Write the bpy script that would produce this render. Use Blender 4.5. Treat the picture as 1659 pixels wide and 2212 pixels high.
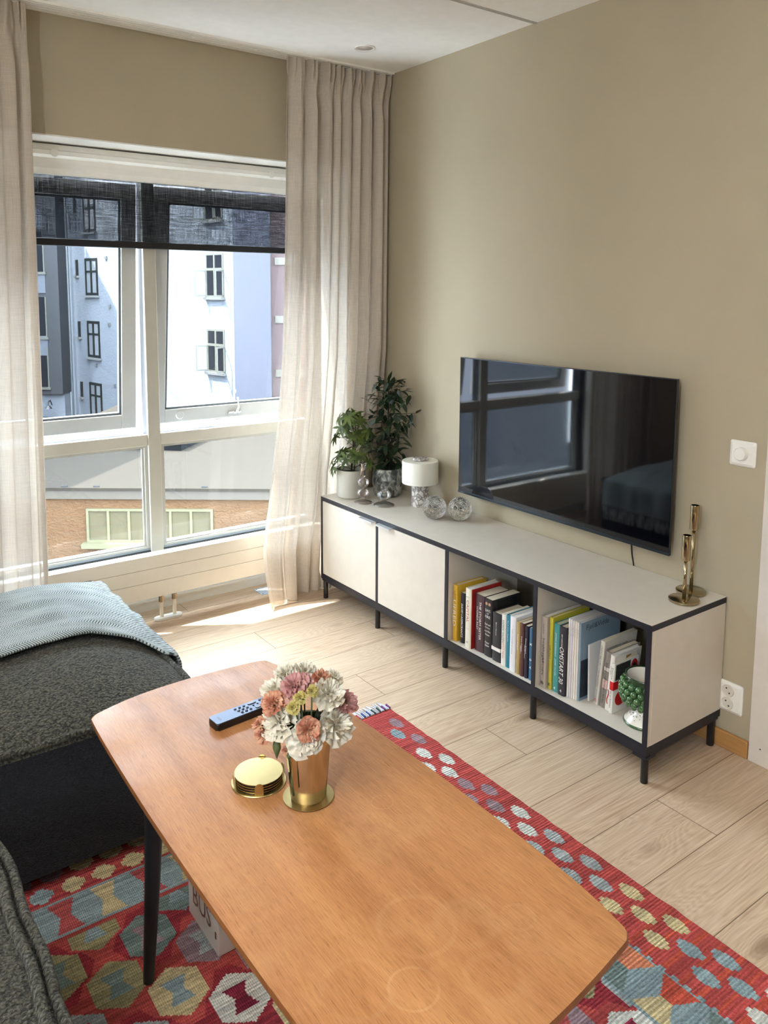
import bpy, bmesh, math, random
from mathutils import Vector, Matrix, noise
random.seed(7)
PI = math.pi
S = bpy.context.scene
COL = S.collection
for o in list(bpy.data.objects):
    bpy.data.objects.remove(o)

# ------------------------------------------------------------------ camera, light, exposure
CAM = Vector((-2.3731, -3.2881, 1.4792))
yaw, pitch, roll = 0.6314, -0.11942, 0.00526
F = Vector((math.sin(yaw)*math.cos(pitch), math.cos(yaw)*math.cos(pitch), math.sin(pitch)))
r0 = Vector((math.cos(yaw), -math.sin(yaw), 0)); u0 = r0.cross(F)
RR = math.cos(roll)*r0 + math.sin(roll)*u0
UU = -math.sin(roll)*r0 + math.cos(roll)*u0
cd = bpy.data.cameras.new('camera')
cd.sensor_fit = 'VERTICAL'; cd.sensor_height = 24; cd.sensor_width = 18
cd.lens = 1733.9/2212*24
cd.shift_y = -268.2/2212
cd.clip_start = 0.05; cd.clip_end = 300
cam = bpy.data.objects.new('camera', cd); COL.objects.link(cam)
m = Matrix.Identity(4)
for i in range(3):
    m[i][0] = RR[i]; m[i][1] = UU[i]; m[i][2] = -F[i]; m[i][3] = CAM[i]
cam.matrix_world = m
S.camera = cam

w = bpy.data.worlds.new('world'); S.world = w; w.use_nodes = True
bg = w.node_tree.nodes['Background']
bg.inputs[0].default_value = (0.80, 0.90, 1.0, 1); bg.inputs[1].default_value = 20.0
sd = bpy.data.lights.new('sun', 'SUN'); sd.energy = 24.0; sd.angle = math.radians(0.55); sd.color = (1.0, 0.95, 0.87)
sun = bpy.data.objects.new('sun', sd); COL.objects.link(sun)
SUN = Vector((0.58, -0.26, -1.0)).normalized()
sun.rotation_euler = SUN.to_track_quat('-Z', 'Y').to_euler(); sun.location = (-6, 4, 6)
def portal(loc, rot, sx, sy):
    d = bpy.data.lights.new('daylight_portal', 'AREA'); d.shape = 'RECTANGLE'; d.size = sx; d.size_y = sy
    d.cycles.is_portal = True
    o = bpy.data.objects.new('daylight_portal', d); COL.objects.link(o); o.location = loc; o.rotation_euler = rot
portal((-1.1, 0.36, 1.13), (-math.pi/2, 0, 0), 1.9, 1.8)
portal((-4.0, -3.6, 1.65), (0, -math.pi/2, 0), 1.0, 0.7)
S.view_settings.view_transform = 'Standard'; S.view_settings.look = 'None'
S.view_settings.gamma = 1; S.view_settings.exposure = 2.05
try: S.view_settings.use_curve_mapping = False
except Exception: pass
try:
    S.cycles.max_bounces = 12; S.cycles.diffuse_bounces = 6; S.cycles.transparent_max_bounces = 24
    S.cycles.use_denoising = True; S.cycles.sample_clamp_indirect = 8
    S.cycles.caustics_reflective = False; S.cycles.caustics_refractive = False
except Exception: pass

# ------------------------------------------------------------------ helpers
def lin(c):
    c = c/255.0
    return c/12.92 if c <= 0.04045 else ((c+0.055)/1.055)**2.4
def rgb(r, g, b): return (lin(r), lin(g), lin(b), 1)

def N(nt, typ, ins=None, **kw):
    n = nt.nodes.new(typ)
    for k, v in kw.items(): setattr(n, k, v)
    if ins:
        for k, v in ins.items():
            s = n.inputs[k]
            if hasattr(v, 'is_output') or isinstance(v, bpy.types.NodeSocket): nt.links.new(v, s)
            else: s.default_value = v
    return n
def MA(nt, op, a, b=None, c=None):
    ins = {0: a}
    if b is not None: ins[1] = b
    if c is not None: ins[2] = c
    return N(nt, 'ShaderNodeMath', ins, operation=op).outputs[0]
def MIX(nt, f, a, b, mode='MIX'):
    n = N(nt, 'ShaderNodeMix', None, data_type='RGBA', blend_type=mode)
    for i, v in ((0, f), (6, a), (7, b)):
        if isinstance(v, bpy.types.NodeSocket): nt.links.new(v, n.inputs[i])
        else: n.inputs[i].default_value = v
    return n.outputs[2]
def coords(nt, scale=(1, 1, 1), rot=(0, 0, 0), kind='Object'):
    tc = N(nt, 'ShaderNodeTexCoord')
    return N(nt, 'ShaderNodeMapping', {'Vector': tc.outputs[kind], 'Scale': scale, 'Rotation': rot}).outputs[0]
def newmat(name):
    mt = bpy.data.materials.new(name); mt.use_nodes = True
    nt = mt.node_tree; return mt, nt, nt.nodes['Principled BSDF']
def mat(name, col, rough=0.5, metal=0.0, var=0.0, vscale=20, bump=0.0, bscale=200, spec=0.5, stretch=(1, 1, 1), coat=0, **kw):
    mt, nt, b = newmat(name)
    b.inputs['Base Color'].default_value = col; b.inputs['Roughness'].default_value = rough
    b.inputs['Metallic'].default_value = metal; b.inputs['Specular IOR Level'].default_value = spec
    b.inputs['Coat Weight'].default_value = coat
    for k, v in kw.items(): b.inputs[k.replace('_', ' ')].default_value = v
    vec = coords(nt, stretch)
    nz = N(nt, 'ShaderNodeTexNoise', {'Vector': vec, 'Scale': vscale, 'Detail': 5})
    vv = max(var, 0.03)
    dark = tuple(max(0, c*(1-vv)) for c in col[:3])+(1,)
    lite = tuple(min(1, c*(1+vv)) for c in col[:3])+(1,)
    f = MA(nt, 'MULTIPLY_ADD', nz.outputs[0], 2.0, -0.5)
    f = N(nt, 'ShaderNodeClamp', {0: f}).outputs[0]
    nt.links.new(MIX(nt, f, dark, lite), b.inputs['Base Color'])
    if bump:
        nb = N(nt, 'ShaderNodeTexNoise', {'Vector': vec, 'Scale': bscale, 'Detail': 3})
        bp = N(nt, 'ShaderNodeBump', {'Strength': bump, 'Distance': 0.002, 'Height': nb.outputs[0]})
        nt.links.new(bp.outputs[0], b.inputs['Normal'])
    return mt

WLOC = {}
def finish(bm):
    bmesh.ops.recalc_face_normals(bm, faces=bm.faces)
def obj(name, bm, mt, parent=None, smooth=False, local=False, angle=None):
    me = bpy.data.meshes.new(name)
    if bm.__class__.__name__ == 'BMesh':
        if parent is None and not local:
            xs = [v.co for v in bm.verts]
            lo = Vector((min(c.x for c in xs), min(c.y for c in xs), min(c.z for c in xs)))
            hi = Vector((max(c.x for c in xs), max(c.y for c in xs), max(c.z for c in xs)))
            org = Vector(((lo.x+hi.x)/2, (lo.y+hi.y)/2, lo.z))
        elif parent is not None and not local: org = WLOC.get(parent.name, Vector((0, 0, 0)))
        else: org = Vector((0, 0, 0))
        if org.length: bmesh.ops.translate(bm, verts=bm.verts, vec=-org)
        bm.to_mesh(me); bm.free()
    else:
        me = bm; me.name = name; org = Vector((0, 0, 0))
    o = bpy.data.objects.new(name, me); COL.objects.link(o)
    if mt:
        for q in (mt if isinstance(mt, (list, tuple)) else [mt]): me.materials.append(q)
    if parent is None:
        o.location = org; WLOC[o.name] = org.copy()
    else:
        o.parent = parent; WLOC[o.name] = WLOC.get(parent.name, Vector((0, 0, 0))).copy()
    if smooth:
        for p in me.polygons: p.use_smooth = True
        if angle is not None:
            try: me.set_sharp_from_angle(angle=math.radians(angle))
            except Exception: pass
    return o
def tag(o, label=None, cat=None, group=None, kind=None):
    if label: o['label'] = label
    if cat: o['category'] = cat
    if group: o['group'] = group
    if kind: o['kind'] = kind
    return o
def thing(name, label, cat, loc=(0, 0, 0), rot=(0, 0, 0), group=None, kind=None):
    o = bpy.data.objects.new(name, None); COL.objects.link(o)
    o.empty_display_size = 0.05
    o.location = loc; o.rotation_euler = rot; WLOC[o.name] = Vector(loc)
    return tag(o, label, cat, group, kind)
def struct(o): o['kind'] = 'structure'; return o
def dup(root, loc, rot=None, label=None):
    r = root.copy(); COL.objects.link(r); r.location = loc
    if rot is not None: r.rotation_euler = rot
    if label: r['label'] = label
    for ch in list(root.children):
        c = ch.copy(); COL.objects.link(c); c.parent = r
        for g in ch.children:
            d = g.copy(); COL.objects.link(d); d.parent = c
    return r

def BM(): return bmesh.new()
def box(bm, x0, x1, y0, y1, z0, z1, bev=0, seg=2):
    vs = [bm.verts.new((x, y, z)) for x in (x0, x1) for y in (y0, y1) for z in (z0, z1)]
    fs = []
    for q in ((0, 1, 3, 2), (4, 6, 7, 5), (0, 4, 5, 1), (2, 3, 7, 6), (0, 2, 6, 4), (1, 5, 7, 3)):
        fs.append(bm.faces.new([vs[i] for i in q]))
    if bev:
        es = list({e for f in fs for e in f.edges})
        bmesh.ops.bevel(bm, geom=es, offset=bev, segments=seg, affect='EDGES', profile=0.5)
    return vs
def bx(x0, x1, y0, y1, z0, z1, bev=0, seg=2):
    bm = BM(); box(bm, x0, x1, y0, y1, z0, z1, bev, seg); finish(bm); return bm
def lathe(bm, prof, c=(0, 0, 0), seg=32, cap=True, axis='Z', swirl=0, flute=0, nfl=0):
    rings = []
    for j, (r, z) in enumerate(prof):
        ring = []
        for i in range(seg):
            a = 2*PI*i/seg + swirl*z
            rr = r*(1+flute*math.cos(nfl*(2*PI*i/seg))) if nfl else r
            p = (rr*math.cos(a), rr*math.sin(a), z)
            if axis == 'X': p = (p[2], p[0], p[1])
            elif axis == 'Y': p = (p[0], p[2], p[1])
            ring.append(bm.verts.new((p[0]+c[0], p[1]+c[1], p[2]+c[2])))
        rings.append(ring)
    for a, b in zip(rings, rings[1:]):
        for i in range(seg):
            bm.faces.new((a[i], a[(i+1) % seg], b[(i+1) % seg], b[i]))
    if cap:
        if prof[0][0] > 1e-6: bm.faces.new(rings[0][::-1])
        if prof[-1][0] > 1e-6: bm.faces.new(rings[-1])
    return rings
def lath(prof, c=(0, 0, 0), seg=32, cap=True, **k):
    bm = BM(); lathe(bm, prof, c, seg, cap, **k); finish(bm); return bm
def tube(bm, pts, r, seg=8, r1=None):
    pts = [Vector(p) for p in pts]; n = len(pts); rings = []
    up = Vector((0, 0, 1))
    for i, p in enumerate(pts):
        t = (pts[min(i+1, n-1)]-pts[max(i-1, 0)]).normalized()
        a = t.cross(up)
        if a.length < 1e-3: a = t.cross(Vector((1, 0, 0)))
        a.normalize(); b = t.cross(a)
        k = r if r1 is None else r+(r1-r)*i/max(1, n-1)
        rings.append([bm.verts.new(p+a*k*math.cos(2*PI*j/seg)+b*k*math.sin(2*PI*j/seg)) for j in range(seg)])
    for A, B in zip(rings, rings[1:]):
        for j in range(seg): bm.faces.new((A[j], A[(j+1) % seg], B[(j+1) % seg], B[j]))
    bm.faces.new(rings[0][::-1]); bm.faces.new(rings[-1])
def tub(pts, r, seg=8, r1=None):
    bm = BM(); tube(bm, pts, r, seg, r1); finish(bm); return bm
def prism(bm, pts, z0, z1, bev=0):
    a = [bm.verts.new((x, y, z0)) for x, y in pts]; b = [bm.verts.new((x, y, z1)) for x, y in pts]
    n = len(pts); fs = [bm.faces.new(a[::-1]), bm.faces.new(b)]
    for i in range(n): fs.append(bm.faces.new((a[i], a[(i+1) % n], b[(i+1) % n], b[i])))
    if bev:
        es = [e for e in set(fs[0].edges) | set(fs[1].edges)]
        bmesh.ops.bevel(bm, geom=es, offset=bev, segments=3, affect='EDGES', profile=0.5)
def rrect(x0, x1, y0, y1, r, n=5):
    P = []
    for cx, cy, a0 in ((x1-r, y1-r, 0), (x0+r, y1-r, 90), (x0+r, y0+r, 180), (x1-r, y0+r, 270)):
        for i in range(n+1):
            a = math.radians(a0+90*i/n); P.append((cx+r*math.cos(a), cy+r*math.sin(a)))
    return P
def text(s, mt, parent, o, ex, ey, length=None, height=None, name='lettering', local=True, shear=0, space=1.0, depth=0.0002):
    """text laid flat on a surface; o = centre, ex = reading direction, ey = letter up"""
    cu = bpy.data.curves.new('t', 'FONT'); cu.body = s; cu.size = 1; cu.shear = shear; cu.space_character = space
    cu.align_x = 'LEFT'; cu.resolution_u = 2
    to = bpy.data.objects.new('t', cu); COL.objects.link(to)
    me = bpy.data.meshes.new_from_object(to.evaluated_get(bpy.context.evaluated_depsgraph_get()))
    bpy.data.objects.remove(to)
    xs = [v.co.x for v in me.vertices] or [0]; ys = [v.co.y for v in me.vertices] or [0]
    W = max(xs)-min(xs) or 1; H = max(ys)-min(ys) or 1
    cx, cy = (max(xs)+min(xs))/2, (max(ys)+min(ys))/2
    sx = length/W if length else height/H
    sy = height/H if height else sx
    ex = Vector(ex).normalized(); ey = Vector(ey).normalized(); ez = ex.cross(ey)
    o = Vector(o)
    for v in me.vertices:
        v.co = o + ex*((v.co.x-cx)*sx) + ey*((v.co.y-cy)*sy) + ez*depth
    ob = obj(name, me, mt, parent, local=True)
    return ob

# ------------------------------------------------------------------ materials
M = {}
M['wall'] = mat('olive_taupe_paint', rgb(173, 162, 139), 0.62, var=0.02, vscale=3, bump=0.12, bscale=350, spec=0.3)
M['ceil'] = mat('ceiling_paint', rgb(244, 243, 239), 0.8, bump=0.08, bscale=400, spec=0.2)
M['white'] = mat('white_lacquer', rgb(226, 224, 217), 0.35)
M['whitegl'] = mat('white_gloss_plastic', rgb(235, 233, 226), 0.25, coat=0.3)
M['radi'] = mat('radiator_enamel', rgb(215, 209, 196), 0.35)
M['console'] = mat('console_beige_laminate', rgb(206, 198, 185), 0.4, bump=0.05, bscale=900)
M['rim'] = mat('charcoal_steel', rgb(26, 28, 37), 0.45, spec=0.4)
M['black'] = mat('black_lacquer', rgb(22, 23, 26), 0.4)
M['blackpl'] = mat('black_plastic', rgb(16, 17, 20), 0.35)
M['chrome'] = mat('polished_steel', rgb(225, 222, 215), 0.14, metal=1, var=0.02)
M['nickel'] = mat('nickel_gold', rgb(176, 160, 128), 0.13, metal=1, var=0.04, bump=0.02, bscale=60)
M['brass'] = mat('brushed_brass', rgb(196, 176, 122), 0.30, metal=1, var=0.06, vscale=30, bump=0.05, bscale=50)
M['oaktrim'] = mat('oak_baseboard', rgb(176, 130, 78), 0.45, var=0.15, vscale=12, stretch=(10, 0.6, 10))
M['alu'] = mat('aluminium', rgb(190, 190, 188), 0.35, metal=0.9)

def glassmat(name, tint, rough=0.0, thin=True, ior=1.45, refl=0.08, alpha=0.0):
    mt = bpy.data.materials.new(name); mt.use_nodes = True; nt = mt.node_tree; nt.nodes.clear()
    out = N(nt, 'ShaderNodeOutputMaterial')
    tr = N(nt, 'ShaderNodeBsdfTransparent', {0: tint})
    gl = N(nt, 'ShaderNodeBsdfGlossy', {0: (1, 1, 1, 1), 'Roughness': rough})
    lw = N(nt, 'ShaderNodeLayerWeight', {0: 0.35})
    f = MA(nt, 'MULTIPLY_ADD', lw.outputs['Fresnel'], 0.9 if refl > .05 else .4, refl*0.3)
    f = N(nt, 'ShaderNodeClamp', {0: f}).outputs[0]
    mx = N(nt, 'ShaderNodeMixShader', {0: f, 1: tr.outputs[0], 2: gl.outputs[0]})
    nt.links.new(mx.outputs[0], out.inputs[0]); return mt
M['pane'] = glassmat('window_glass', (0.62, 0.64, 0.65, 1), 0.0, refl=0.0)
def solidglass(name, col, rough=0.0, bump=0, bscale=30, ior=1.45):
    mt, nt, b = newmat(name)
    b.inputs['Base Color'].default_value = col; b.inputs['Transmission Weight'].default_value = 1
    b.inputs['Roughness'].default_value = rough; b.inputs['IOR'].default_value = ior
    if bump:
        v = N(nt, 'ShaderNodeTexVoronoi', {'Vector': coords(nt), 'Scale': bscale}, feature='DISTANCE_TO_EDGE')
        n2 = N(nt, 'ShaderNodeTexNoise', {'Vector': coords(nt), 'Scale': bscale*1.5, 'Detail': 3})
        h = MA(nt, 'ADD', MA(nt, 'MINIMUM', v.outputs[0], 0.12), MA(nt, 'MULTIPLY', n2.outputs[0], 0.15))
        nt.links.new(N(nt, 'ShaderNodeBump', {'Strength': bump, 'Distance': 0.02, 'Height': h}).outputs[0], b.inputs['Normal'])
    return mt
M['crackle'] = solidglass('crackled_glass', (1, 1, 1, 1), 0.02, bump=.8, bscale=55)
M['rosegl'] = glassmat('rose_glass', (0.95, 0.89, 0.87, 1), 0.03, refl=0.1)
M['greygl'] = glassmat('smoke_glass', (0.82, 0.82, 0.82, 1), 0.03, refl=0.1)
M['cleargl'] = glassmat('clear_glass', (0.80, 0.82, 0.80, 1), 0.03, refl=0.15)

# floor: oak laminate planks running along x
mt, nt, b = newmat('oak_laminate'); M['floor'] = mt
geo = N(nt, 'ShaderNodeTexCoord').outputs['Object']
sep = N(nt, 'ShaderNodeSeparateXYZ', {0: geo})
X, Y = sep.outputs[0], sep.outputs[1]
row = MA(nt, 'FLOOR', MA(nt, 'DIVIDE', MA(nt, 'ADD', Y, 2.375), 0.1927))
fy = MA(nt, 'FRACT', MA(nt, 'DIVIDE', MA(nt, 'ADD', Y, 2.375), 0.1927))
wn = N(nt, 'ShaderNodeTexWhiteNoise', {'W': row}, noise_dimensions='1D')
xo = MA(nt, 'ADD', MA(nt, 'DIVIDE', MA(nt, 'ADD', X, 0.423), 1.29), MA(nt, 'MULTIPLY', MA(nt, 'SUBTRACT', row, 1.0), 0.37))
colm = MA(nt, 'FLOOR', xo); fx = MA(nt, 'FRACT', xo)
pid = N(nt, 'ShaderNodeTexWhiteNoise', {'Vector': N(nt, 'ShaderNodeCombineXYZ', {0: row, 1: colm}).outputs[0]}, noise_dimensions='2D')
edge = MA(nt, 'MAXIMUM', MA(nt, 'LESS_THAN', MA(nt, 'MINIMUM', fy, MA(nt, 'SUBTRACT', 1.0, fy)), 0.0062),
          MA(nt, 'LESS_THAN', MA(nt, 'MINIMUM', fx, MA(nt, 'SUBTRACT', 1.0, fx)), 0.0009))
shift = N(nt, 'ShaderNodeCombineXYZ', {0: MA(nt, 'MULTIPLY', pid.outputs[0], 17.0), 1: MA(nt, 'MULTIPLY', pid.outputs[0], 31.0), 2: 0.0}).outputs[0]
pv = N(nt, 'ShaderNodeVectorMath', {0: geo, 1: shift}, operation='ADD').outputs[0]
# knots: sparse voronoi stretched along x
kv = N(nt, 'ShaderNodeMapping', {'Vector': pv, 'Scale': (2.0, 5.2, 1)}).outputs[0]
vor = N(nt, 'ShaderNodeTexVoronoi', {'Vector': kv, 'Scale': 1.0, 'Randomness': 1.0}, feature='F1')
kd = vor.outputs['Distance']
knot = N(nt, 'ShaderNodeMapRange', {0: kd, 1: 0.05, 2: 0.5, 3: 1.0, 4: 0.0}).outputs[0]
kn2 = MA(nt, 'MULTIPLY', knot, knot)
gv = N(nt, 'ShaderNodeMapping', {'Vector': pv, 'Scale': (0.9, 9.0, 1)}).outputs[0]
n1 = N(nt, 'ShaderNodeTexNoise', {'Vector': gv, 'Scale': 1.6, 'Detail': 2, 'Distortion': 0.3})
rings = MA(nt, 'ADD', MA(nt, 'MULTIPLY', n1.outputs[0], 9.0), MA(nt, 'MULTIPLY', kn2, 4.6))
wv = MA(nt, 'ABSOLUTE', MA(nt, 'SUBTRACT', MA(nt, 'MULTIPLY', MA(nt, 'FRACT', MA(nt, 'MULTIPLY', rings, 1.6)), 2.0), 1.0))
fine = N(nt, 'ShaderNodeTexNoise', {'Vector': N(nt, 'ShaderNodeMapping', {'Vector': pv, 'Scale': (4, 160, 1)}).outputs[0], 'Scale': 1.0, 'Detail': 4})
grain = MA(nt, 'ADD', MA(nt, 'MULTIPLY', wv, 0.17), MA(nt, 'MULTIPLY', fine.outputs[0], 0.86))
cr = N(nt, 'ShaderNodeValToRGB', {0: grain})
cr.color_ramp.elements[0].position = 0.22; cr.color_ramp.elements[0].color = rgb(162, 132, 105)
cr.color_ramp.elements[1].position = 0.72; cr.color_ramp.elements[1].color = rgb(208, 186, 160)
c1 = MIX(nt, MA(nt, 'MULTIPLY', pid.outputs[0], 0.35), cr.outputs[0], rgb(202, 182, 158))
kdark = N(nt, 'ShaderNodeMapRange', {0: kd, 1: 0.03, 2: 0.15, 3: 0.7, 4: 0.0}).outputs[0]
c2 = MIX(nt, kdark, c1, rgb(120, 92, 66))
c3 = MIX(nt, edge, c2, rgb(110, 90, 68))
nt.links.new(c3, b.inputs['Base Color']); b.inputs['Roughness'].default_value = 0.38
b.inputs['Specular IOR Level'].default_value = 0.22
hb = MA(nt, 'SUBTRACT', MA(nt, 'MULTIPLY', grain, 0.25), edge)
nt.links.new(N(nt, 'ShaderNodeBump', {'Strength': 0.25, 'Distance': 0.0015, 'Height': hb}).outputs[0], b.inputs['Normal'])

# teak table top (grain along y)
def woodmat(name, ca, cb, sc, rough=0.35, worn=True):
    mt, nt, b = newmat(name)
    g = N(nt, 'ShaderNodeTexCoord').outputs['Object']
    n1 = N(nt, 'ShaderNodeTexNoise', {'Vector': N(nt, 'ShaderNodeMapping', {'Vector': g, 'Scale': (14*sc, 0.8*sc, 8)}).outputs[0], 'Scale': 1, 'Detail': 4, 'Distortion': 0.25})
    n2 = N(nt, 'ShaderNodeTexNoise', {'Vector': N(nt, 'ShaderNodeMapping', {'Vector': g, 'Scale': (420, 22, 60)}).outputs[0], 'Scale': 1, 'Detail': 3})
    f = MA(nt, 'ADD', MA(nt, 'MULTIPLY', n1.outputs[0], 0.75), MA(nt, 'MULTIPLY', n2.outputs[0], 0.45))
    cr = N(nt, 'ShaderNodeValToRGB', {0: f})
    cr.color_ramp.elements[0].position = 0.36; cr.color_ramp.elements[0].color = ca
    cr.color_ramp.elements[1].position = 0.78; cr.color_ramp.elements[1].color = cb
    pore = N(nt, 'ShaderNodeTexNoise', {'Vector': N(nt, 'ShaderNodeMapping', {'Vector': g, 'Scale': (620, 34, 60)}).outputs[0], 'Scale': 1, 'Detail': 2})
    pf = N(nt, 'ShaderNodeMapRange', {0: pore.outputs[0], 1: 0.60, 2: 0.68, 3: 0.0, 4: 0.45}).outputs[0]
    c = MIX(nt, pf, cr.outputs[0], tuple(q*0.55 for q in ca[:3])+(1,))
    b.inputs['Roughness'].default_value = rough; b.inputs['Specular IOR Level'].default_value = .32
    if worn:
        # old glass rings and pale wear left in the oil finish
        for (rx, ry, rr, wd, st) in ((0.125, -0.083, 0.021, 0.0016, .30), (-0.085, -0.447, 0.036, 0.003, .28), (-0.01, -0.36, 0.06, 0.006, .18),
                                     (0.055, -0.40, 0.045, 0.010, .14), (0.13, -0.44, 0.026, 0.004, .16), (-0.15, -0.40, 0.05, 0.006, .10), (0.02, -0.50, 0.04, 0.008, .12)):
            d = N(nt, 'ShaderNodeVectorMath', {0: g, 1: (rx, ry, 0)}, operation='SUBTRACT').outputs[0]
            d = N(nt, 'ShaderNodeVectorMath', {0: d, 1: (1, 1, 0)}, operation='MULTIPLY').outputs[0]
            L = N(nt, 'ShaderNodeVectorMath', {0: d}, operation='LENGTH').outputs['Value']
            q = MA(nt, 'ABSOLUTE', MA(nt, 'SUBTRACT', L, rr))
            fr = N(nt, 'ShaderNodeMapRange', {0: q, 1: wd*0.4, 2: wd, 3: st, 4: 0.0}).outputs[0]
            c = MIX(nt, MA(nt, 'MULTIPLY', fr, MA(nt, 'MULTIPLY_ADD', n1.outputs[0], 1.6, -.35)), c, rgb(226, 190, 142))
        wn = N(nt, 'ShaderNodeTexNoise', {'Vector': g, 'Scale': 7, 'Detail': 6, 'Roughness': 0.65})
        wf = N(nt, 'ShaderNodeMapRange', {0: wn.outputs[0], 1: 0.50, 2: 0.72, 3: 0.0, 4: 0.28}).outputs[0]
        c = MIX(nt, wf, c, rgb(216, 170, 118))
        nt.links.new(N(nt, 'ShaderNodeMapRange', {0: wn.outputs[0], 1: 0.35, 2: 0.7, 3: rough-0.04, 4: rough+0.12}).outputs[0], b.inputs['Roughness'])
    nt.links.new(c, b.inputs['Base Color'])
    nt.links.new(N(nt, 'ShaderNodeBump', {'Strength': 0.12, 'Distance': 0.001, 'Height': n2.outputs[0]}).outputs[0], b.inputs['Normal'])
    return mt
M['teak'] = woodmat('oiled_teak', rgb(146, 92, 52), rgb(200, 144, 94), 1.0, rough=0.44)
M['teakedge'] = woodmat('teak_edge', rgb(126, 74, 38), rgb(170, 112, 64), 1.0, rough=0.4, worn=False)

# boucle
def boucle(name, ca, cb, sc=1.0, st=1.0):
    mt, nt, b = newmat(name)
    g = coords(nt)
    v = N(nt, 'ShaderNodeTexVoronoi', {'Vector': g, 'Scale': 165*sc}, feature='SMOOTH_F1')
    n = N(nt, 'ShaderNodeTexNoise', {'Vector': g, 'Scale': 110*sc, 'Detail': 4, 'Distortion': 1.2})
    h = MA(nt, 'SUBTRACT', n.outputs[0], MA(nt, 'MULTIPLY', v.outputs[0], 0.7))
    cr = N(nt, 'ShaderNodeValToRGB', {0: h})
    cr.color_ramp.elements[0].position = 0.05; cr.color_ramp.elements[0].color = ca
    cr.color_ramp.elements[1].position = 0.55; cr.color_ramp.elements[1].color = cb
    nt.links.new(cr.outputs[0], b.inputs['Base Color']); b.inputs['Roughness'].default_value = 0.9
    b.inputs['Specular IOR Level'].default_value = 0.15
    b.inputs['Sheen Weight'].default_value = 0.15
    nt.links.new(N(nt, 'ShaderNodeBump', {'Strength': st, 'Distance': 0.014, 'Height': h}).outputs[0], b.inputs['Normal'])
    return mt
M['boucle'] = boucle('olive_grey_boucle', rgb(38, 38, 30), rgb(102, 100, 84))
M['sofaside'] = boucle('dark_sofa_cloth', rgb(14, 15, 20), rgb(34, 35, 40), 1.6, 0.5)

# herringbone throw (uv driven)
mt, nt, b = newmat('herringbone_wool'); M['throw'] = mt
uv = N(nt, 'ShaderNodeTexCoord').outputs['UV']
sp = N(nt, 'ShaderNodeSeparateXYZ', {0: uv})
U = MA(nt, 'MULTIPLY', sp.outputs[0], 1.0/0.034); V = MA(nt, 'MULTIPLY', sp.outputs[1], 1.0/0.0125)
tri = MA(nt, 'ABSOLUTE', MA(nt, 'SUBTRACT', MA(nt, 'MULTIPLY', MA(nt, 'FRACT', V), 2.0), 1.0))
rw = MA(nt, 'FRACT', MA(nt, 'ADD', MA(nt, 'MULTIPLY', sp.outputs[0], 1.0/0.0075), MA(nt, 'MULTIPLY', MA(nt, 'PINGPONG', MA(nt, 'MULTIPLY', sp.outputs[1], 1.0/0.024), 1.0), 1.7)))
st = MA(nt, 'ABSOLUTE', MA(nt, 'SUBTRACT', MA(nt, 'MULTIPLY', rw, 2.0), 1.0))
fz = N(nt, 'ShaderNodeTexNoise', {'Vector': coords(nt), 'Scale': 9, 'Detail': 5})
thr = N(nt, 'ShaderNodeMapRange', {0: fz.outputs[0], 1: 0.35, 2: 0.65, 3: 0.46, 4: 0.72}).outputs[0]
fm = N(nt, 'ShaderNodeMapRange', {0: MA(nt, 'SUBTRACT', st, thr), 1: -0.15, 2: 0.12, 3: 0.0, 4: 1.0}).outputs[0]
cc = MIX(nt, fm, rgb(178, 190, 190), rgb(66, 76, 76))
nt.links.new(cc, b.inputs['Base Color']); b.inputs['Roughness'].default_value = 0.95
b.inputs['Specular IOR Level'].default_value = 0.1; b.inputs['Sheen Weight'].default_value = 0.35
fb = N(nt, 'ShaderNodeTexNoise', {'Vector': coords(nt), 'Scale': 500, 'Detail': 2})
nt.links.new(N(nt, 'ShaderNodeBump', {'Strength': 0.9, 'Distance': 0.004, 'Height': MA(nt, 'SUBTRACT', MA(nt, 'MULTIPLY', fb.outputs[0], 0.4), fm)}).outputs[0], b.inputs['Normal'])
M['fringewool'] = mat('throw_wool', rgb(200, 206, 206), 0.95, var=0.2, vscale=60)

# sheer linen curtain
def sheer(name, ca, tr):
    mt = bpy.data.materials.new(name); mt.use_nodes = True; nt = mt.node_tree; nt.nodes.clear()
    out = N(nt, 'ShaderNodeOutputMaterial')
    g = coords(nt)
    a = N(nt, 'ShaderNodeTexNoise', {'Vector': N(nt, 'ShaderNodeMapping', {'Vector': g, 'Scale': (900, 900, 12)}).outputs[0], 'Scale': 1, 'Detail': 2})
    c = N(nt, 'ShaderNodeTexNoise', {'Vector': N(nt, 'ShaderNodeMapping', {'Vector': g, 'Scale': (20, 20, 700)}).outputs[0], 'Scale': 1, 'Detail': 2})
    wv = MA(nt, 'ADD', MA(nt, 'MULTIPLY', a.outputs[0], 0.6), MA(nt, 'MULTIPLY', c.outputs[0], 0.4))
    f = N(nt, 'ShaderNodeMapRange', {0: wv, 1: 0.40, 2: 0.62, 3: tr*0.35, 4: tr*1.9}).outputs[0]
    col = MIX(nt, wv, ca, tuple(q*0.86 for q in ca[:3])+(1,))
    d = N(nt, 'ShaderNodeBsdfDiffuse', {0: col}); t = N(nt, 'ShaderNodeBsdfTranslucent', {0: col})
    bp = N(nt, 'ShaderNodeBump', {'Strength': 0.12, 'Distance': 0.001, 'Height': wv})
    nt.links.new(bp.outputs[0], d.inputs['Normal'])
    m1 = N(nt, 'ShaderNodeMixShader', {0: 0.22, 1: d.outputs[0], 2: t.outputs[0]})
    tp = N(nt, 'ShaderNodeBsdfTransparent')
    m2 = N(nt, 'ShaderNodeMixShader', {0: f, 1: m1.outputs[0], 2: tp.outputs[0]})
    nt.links.new(m2.outputs[0], out.inputs[0]); return mt
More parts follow.
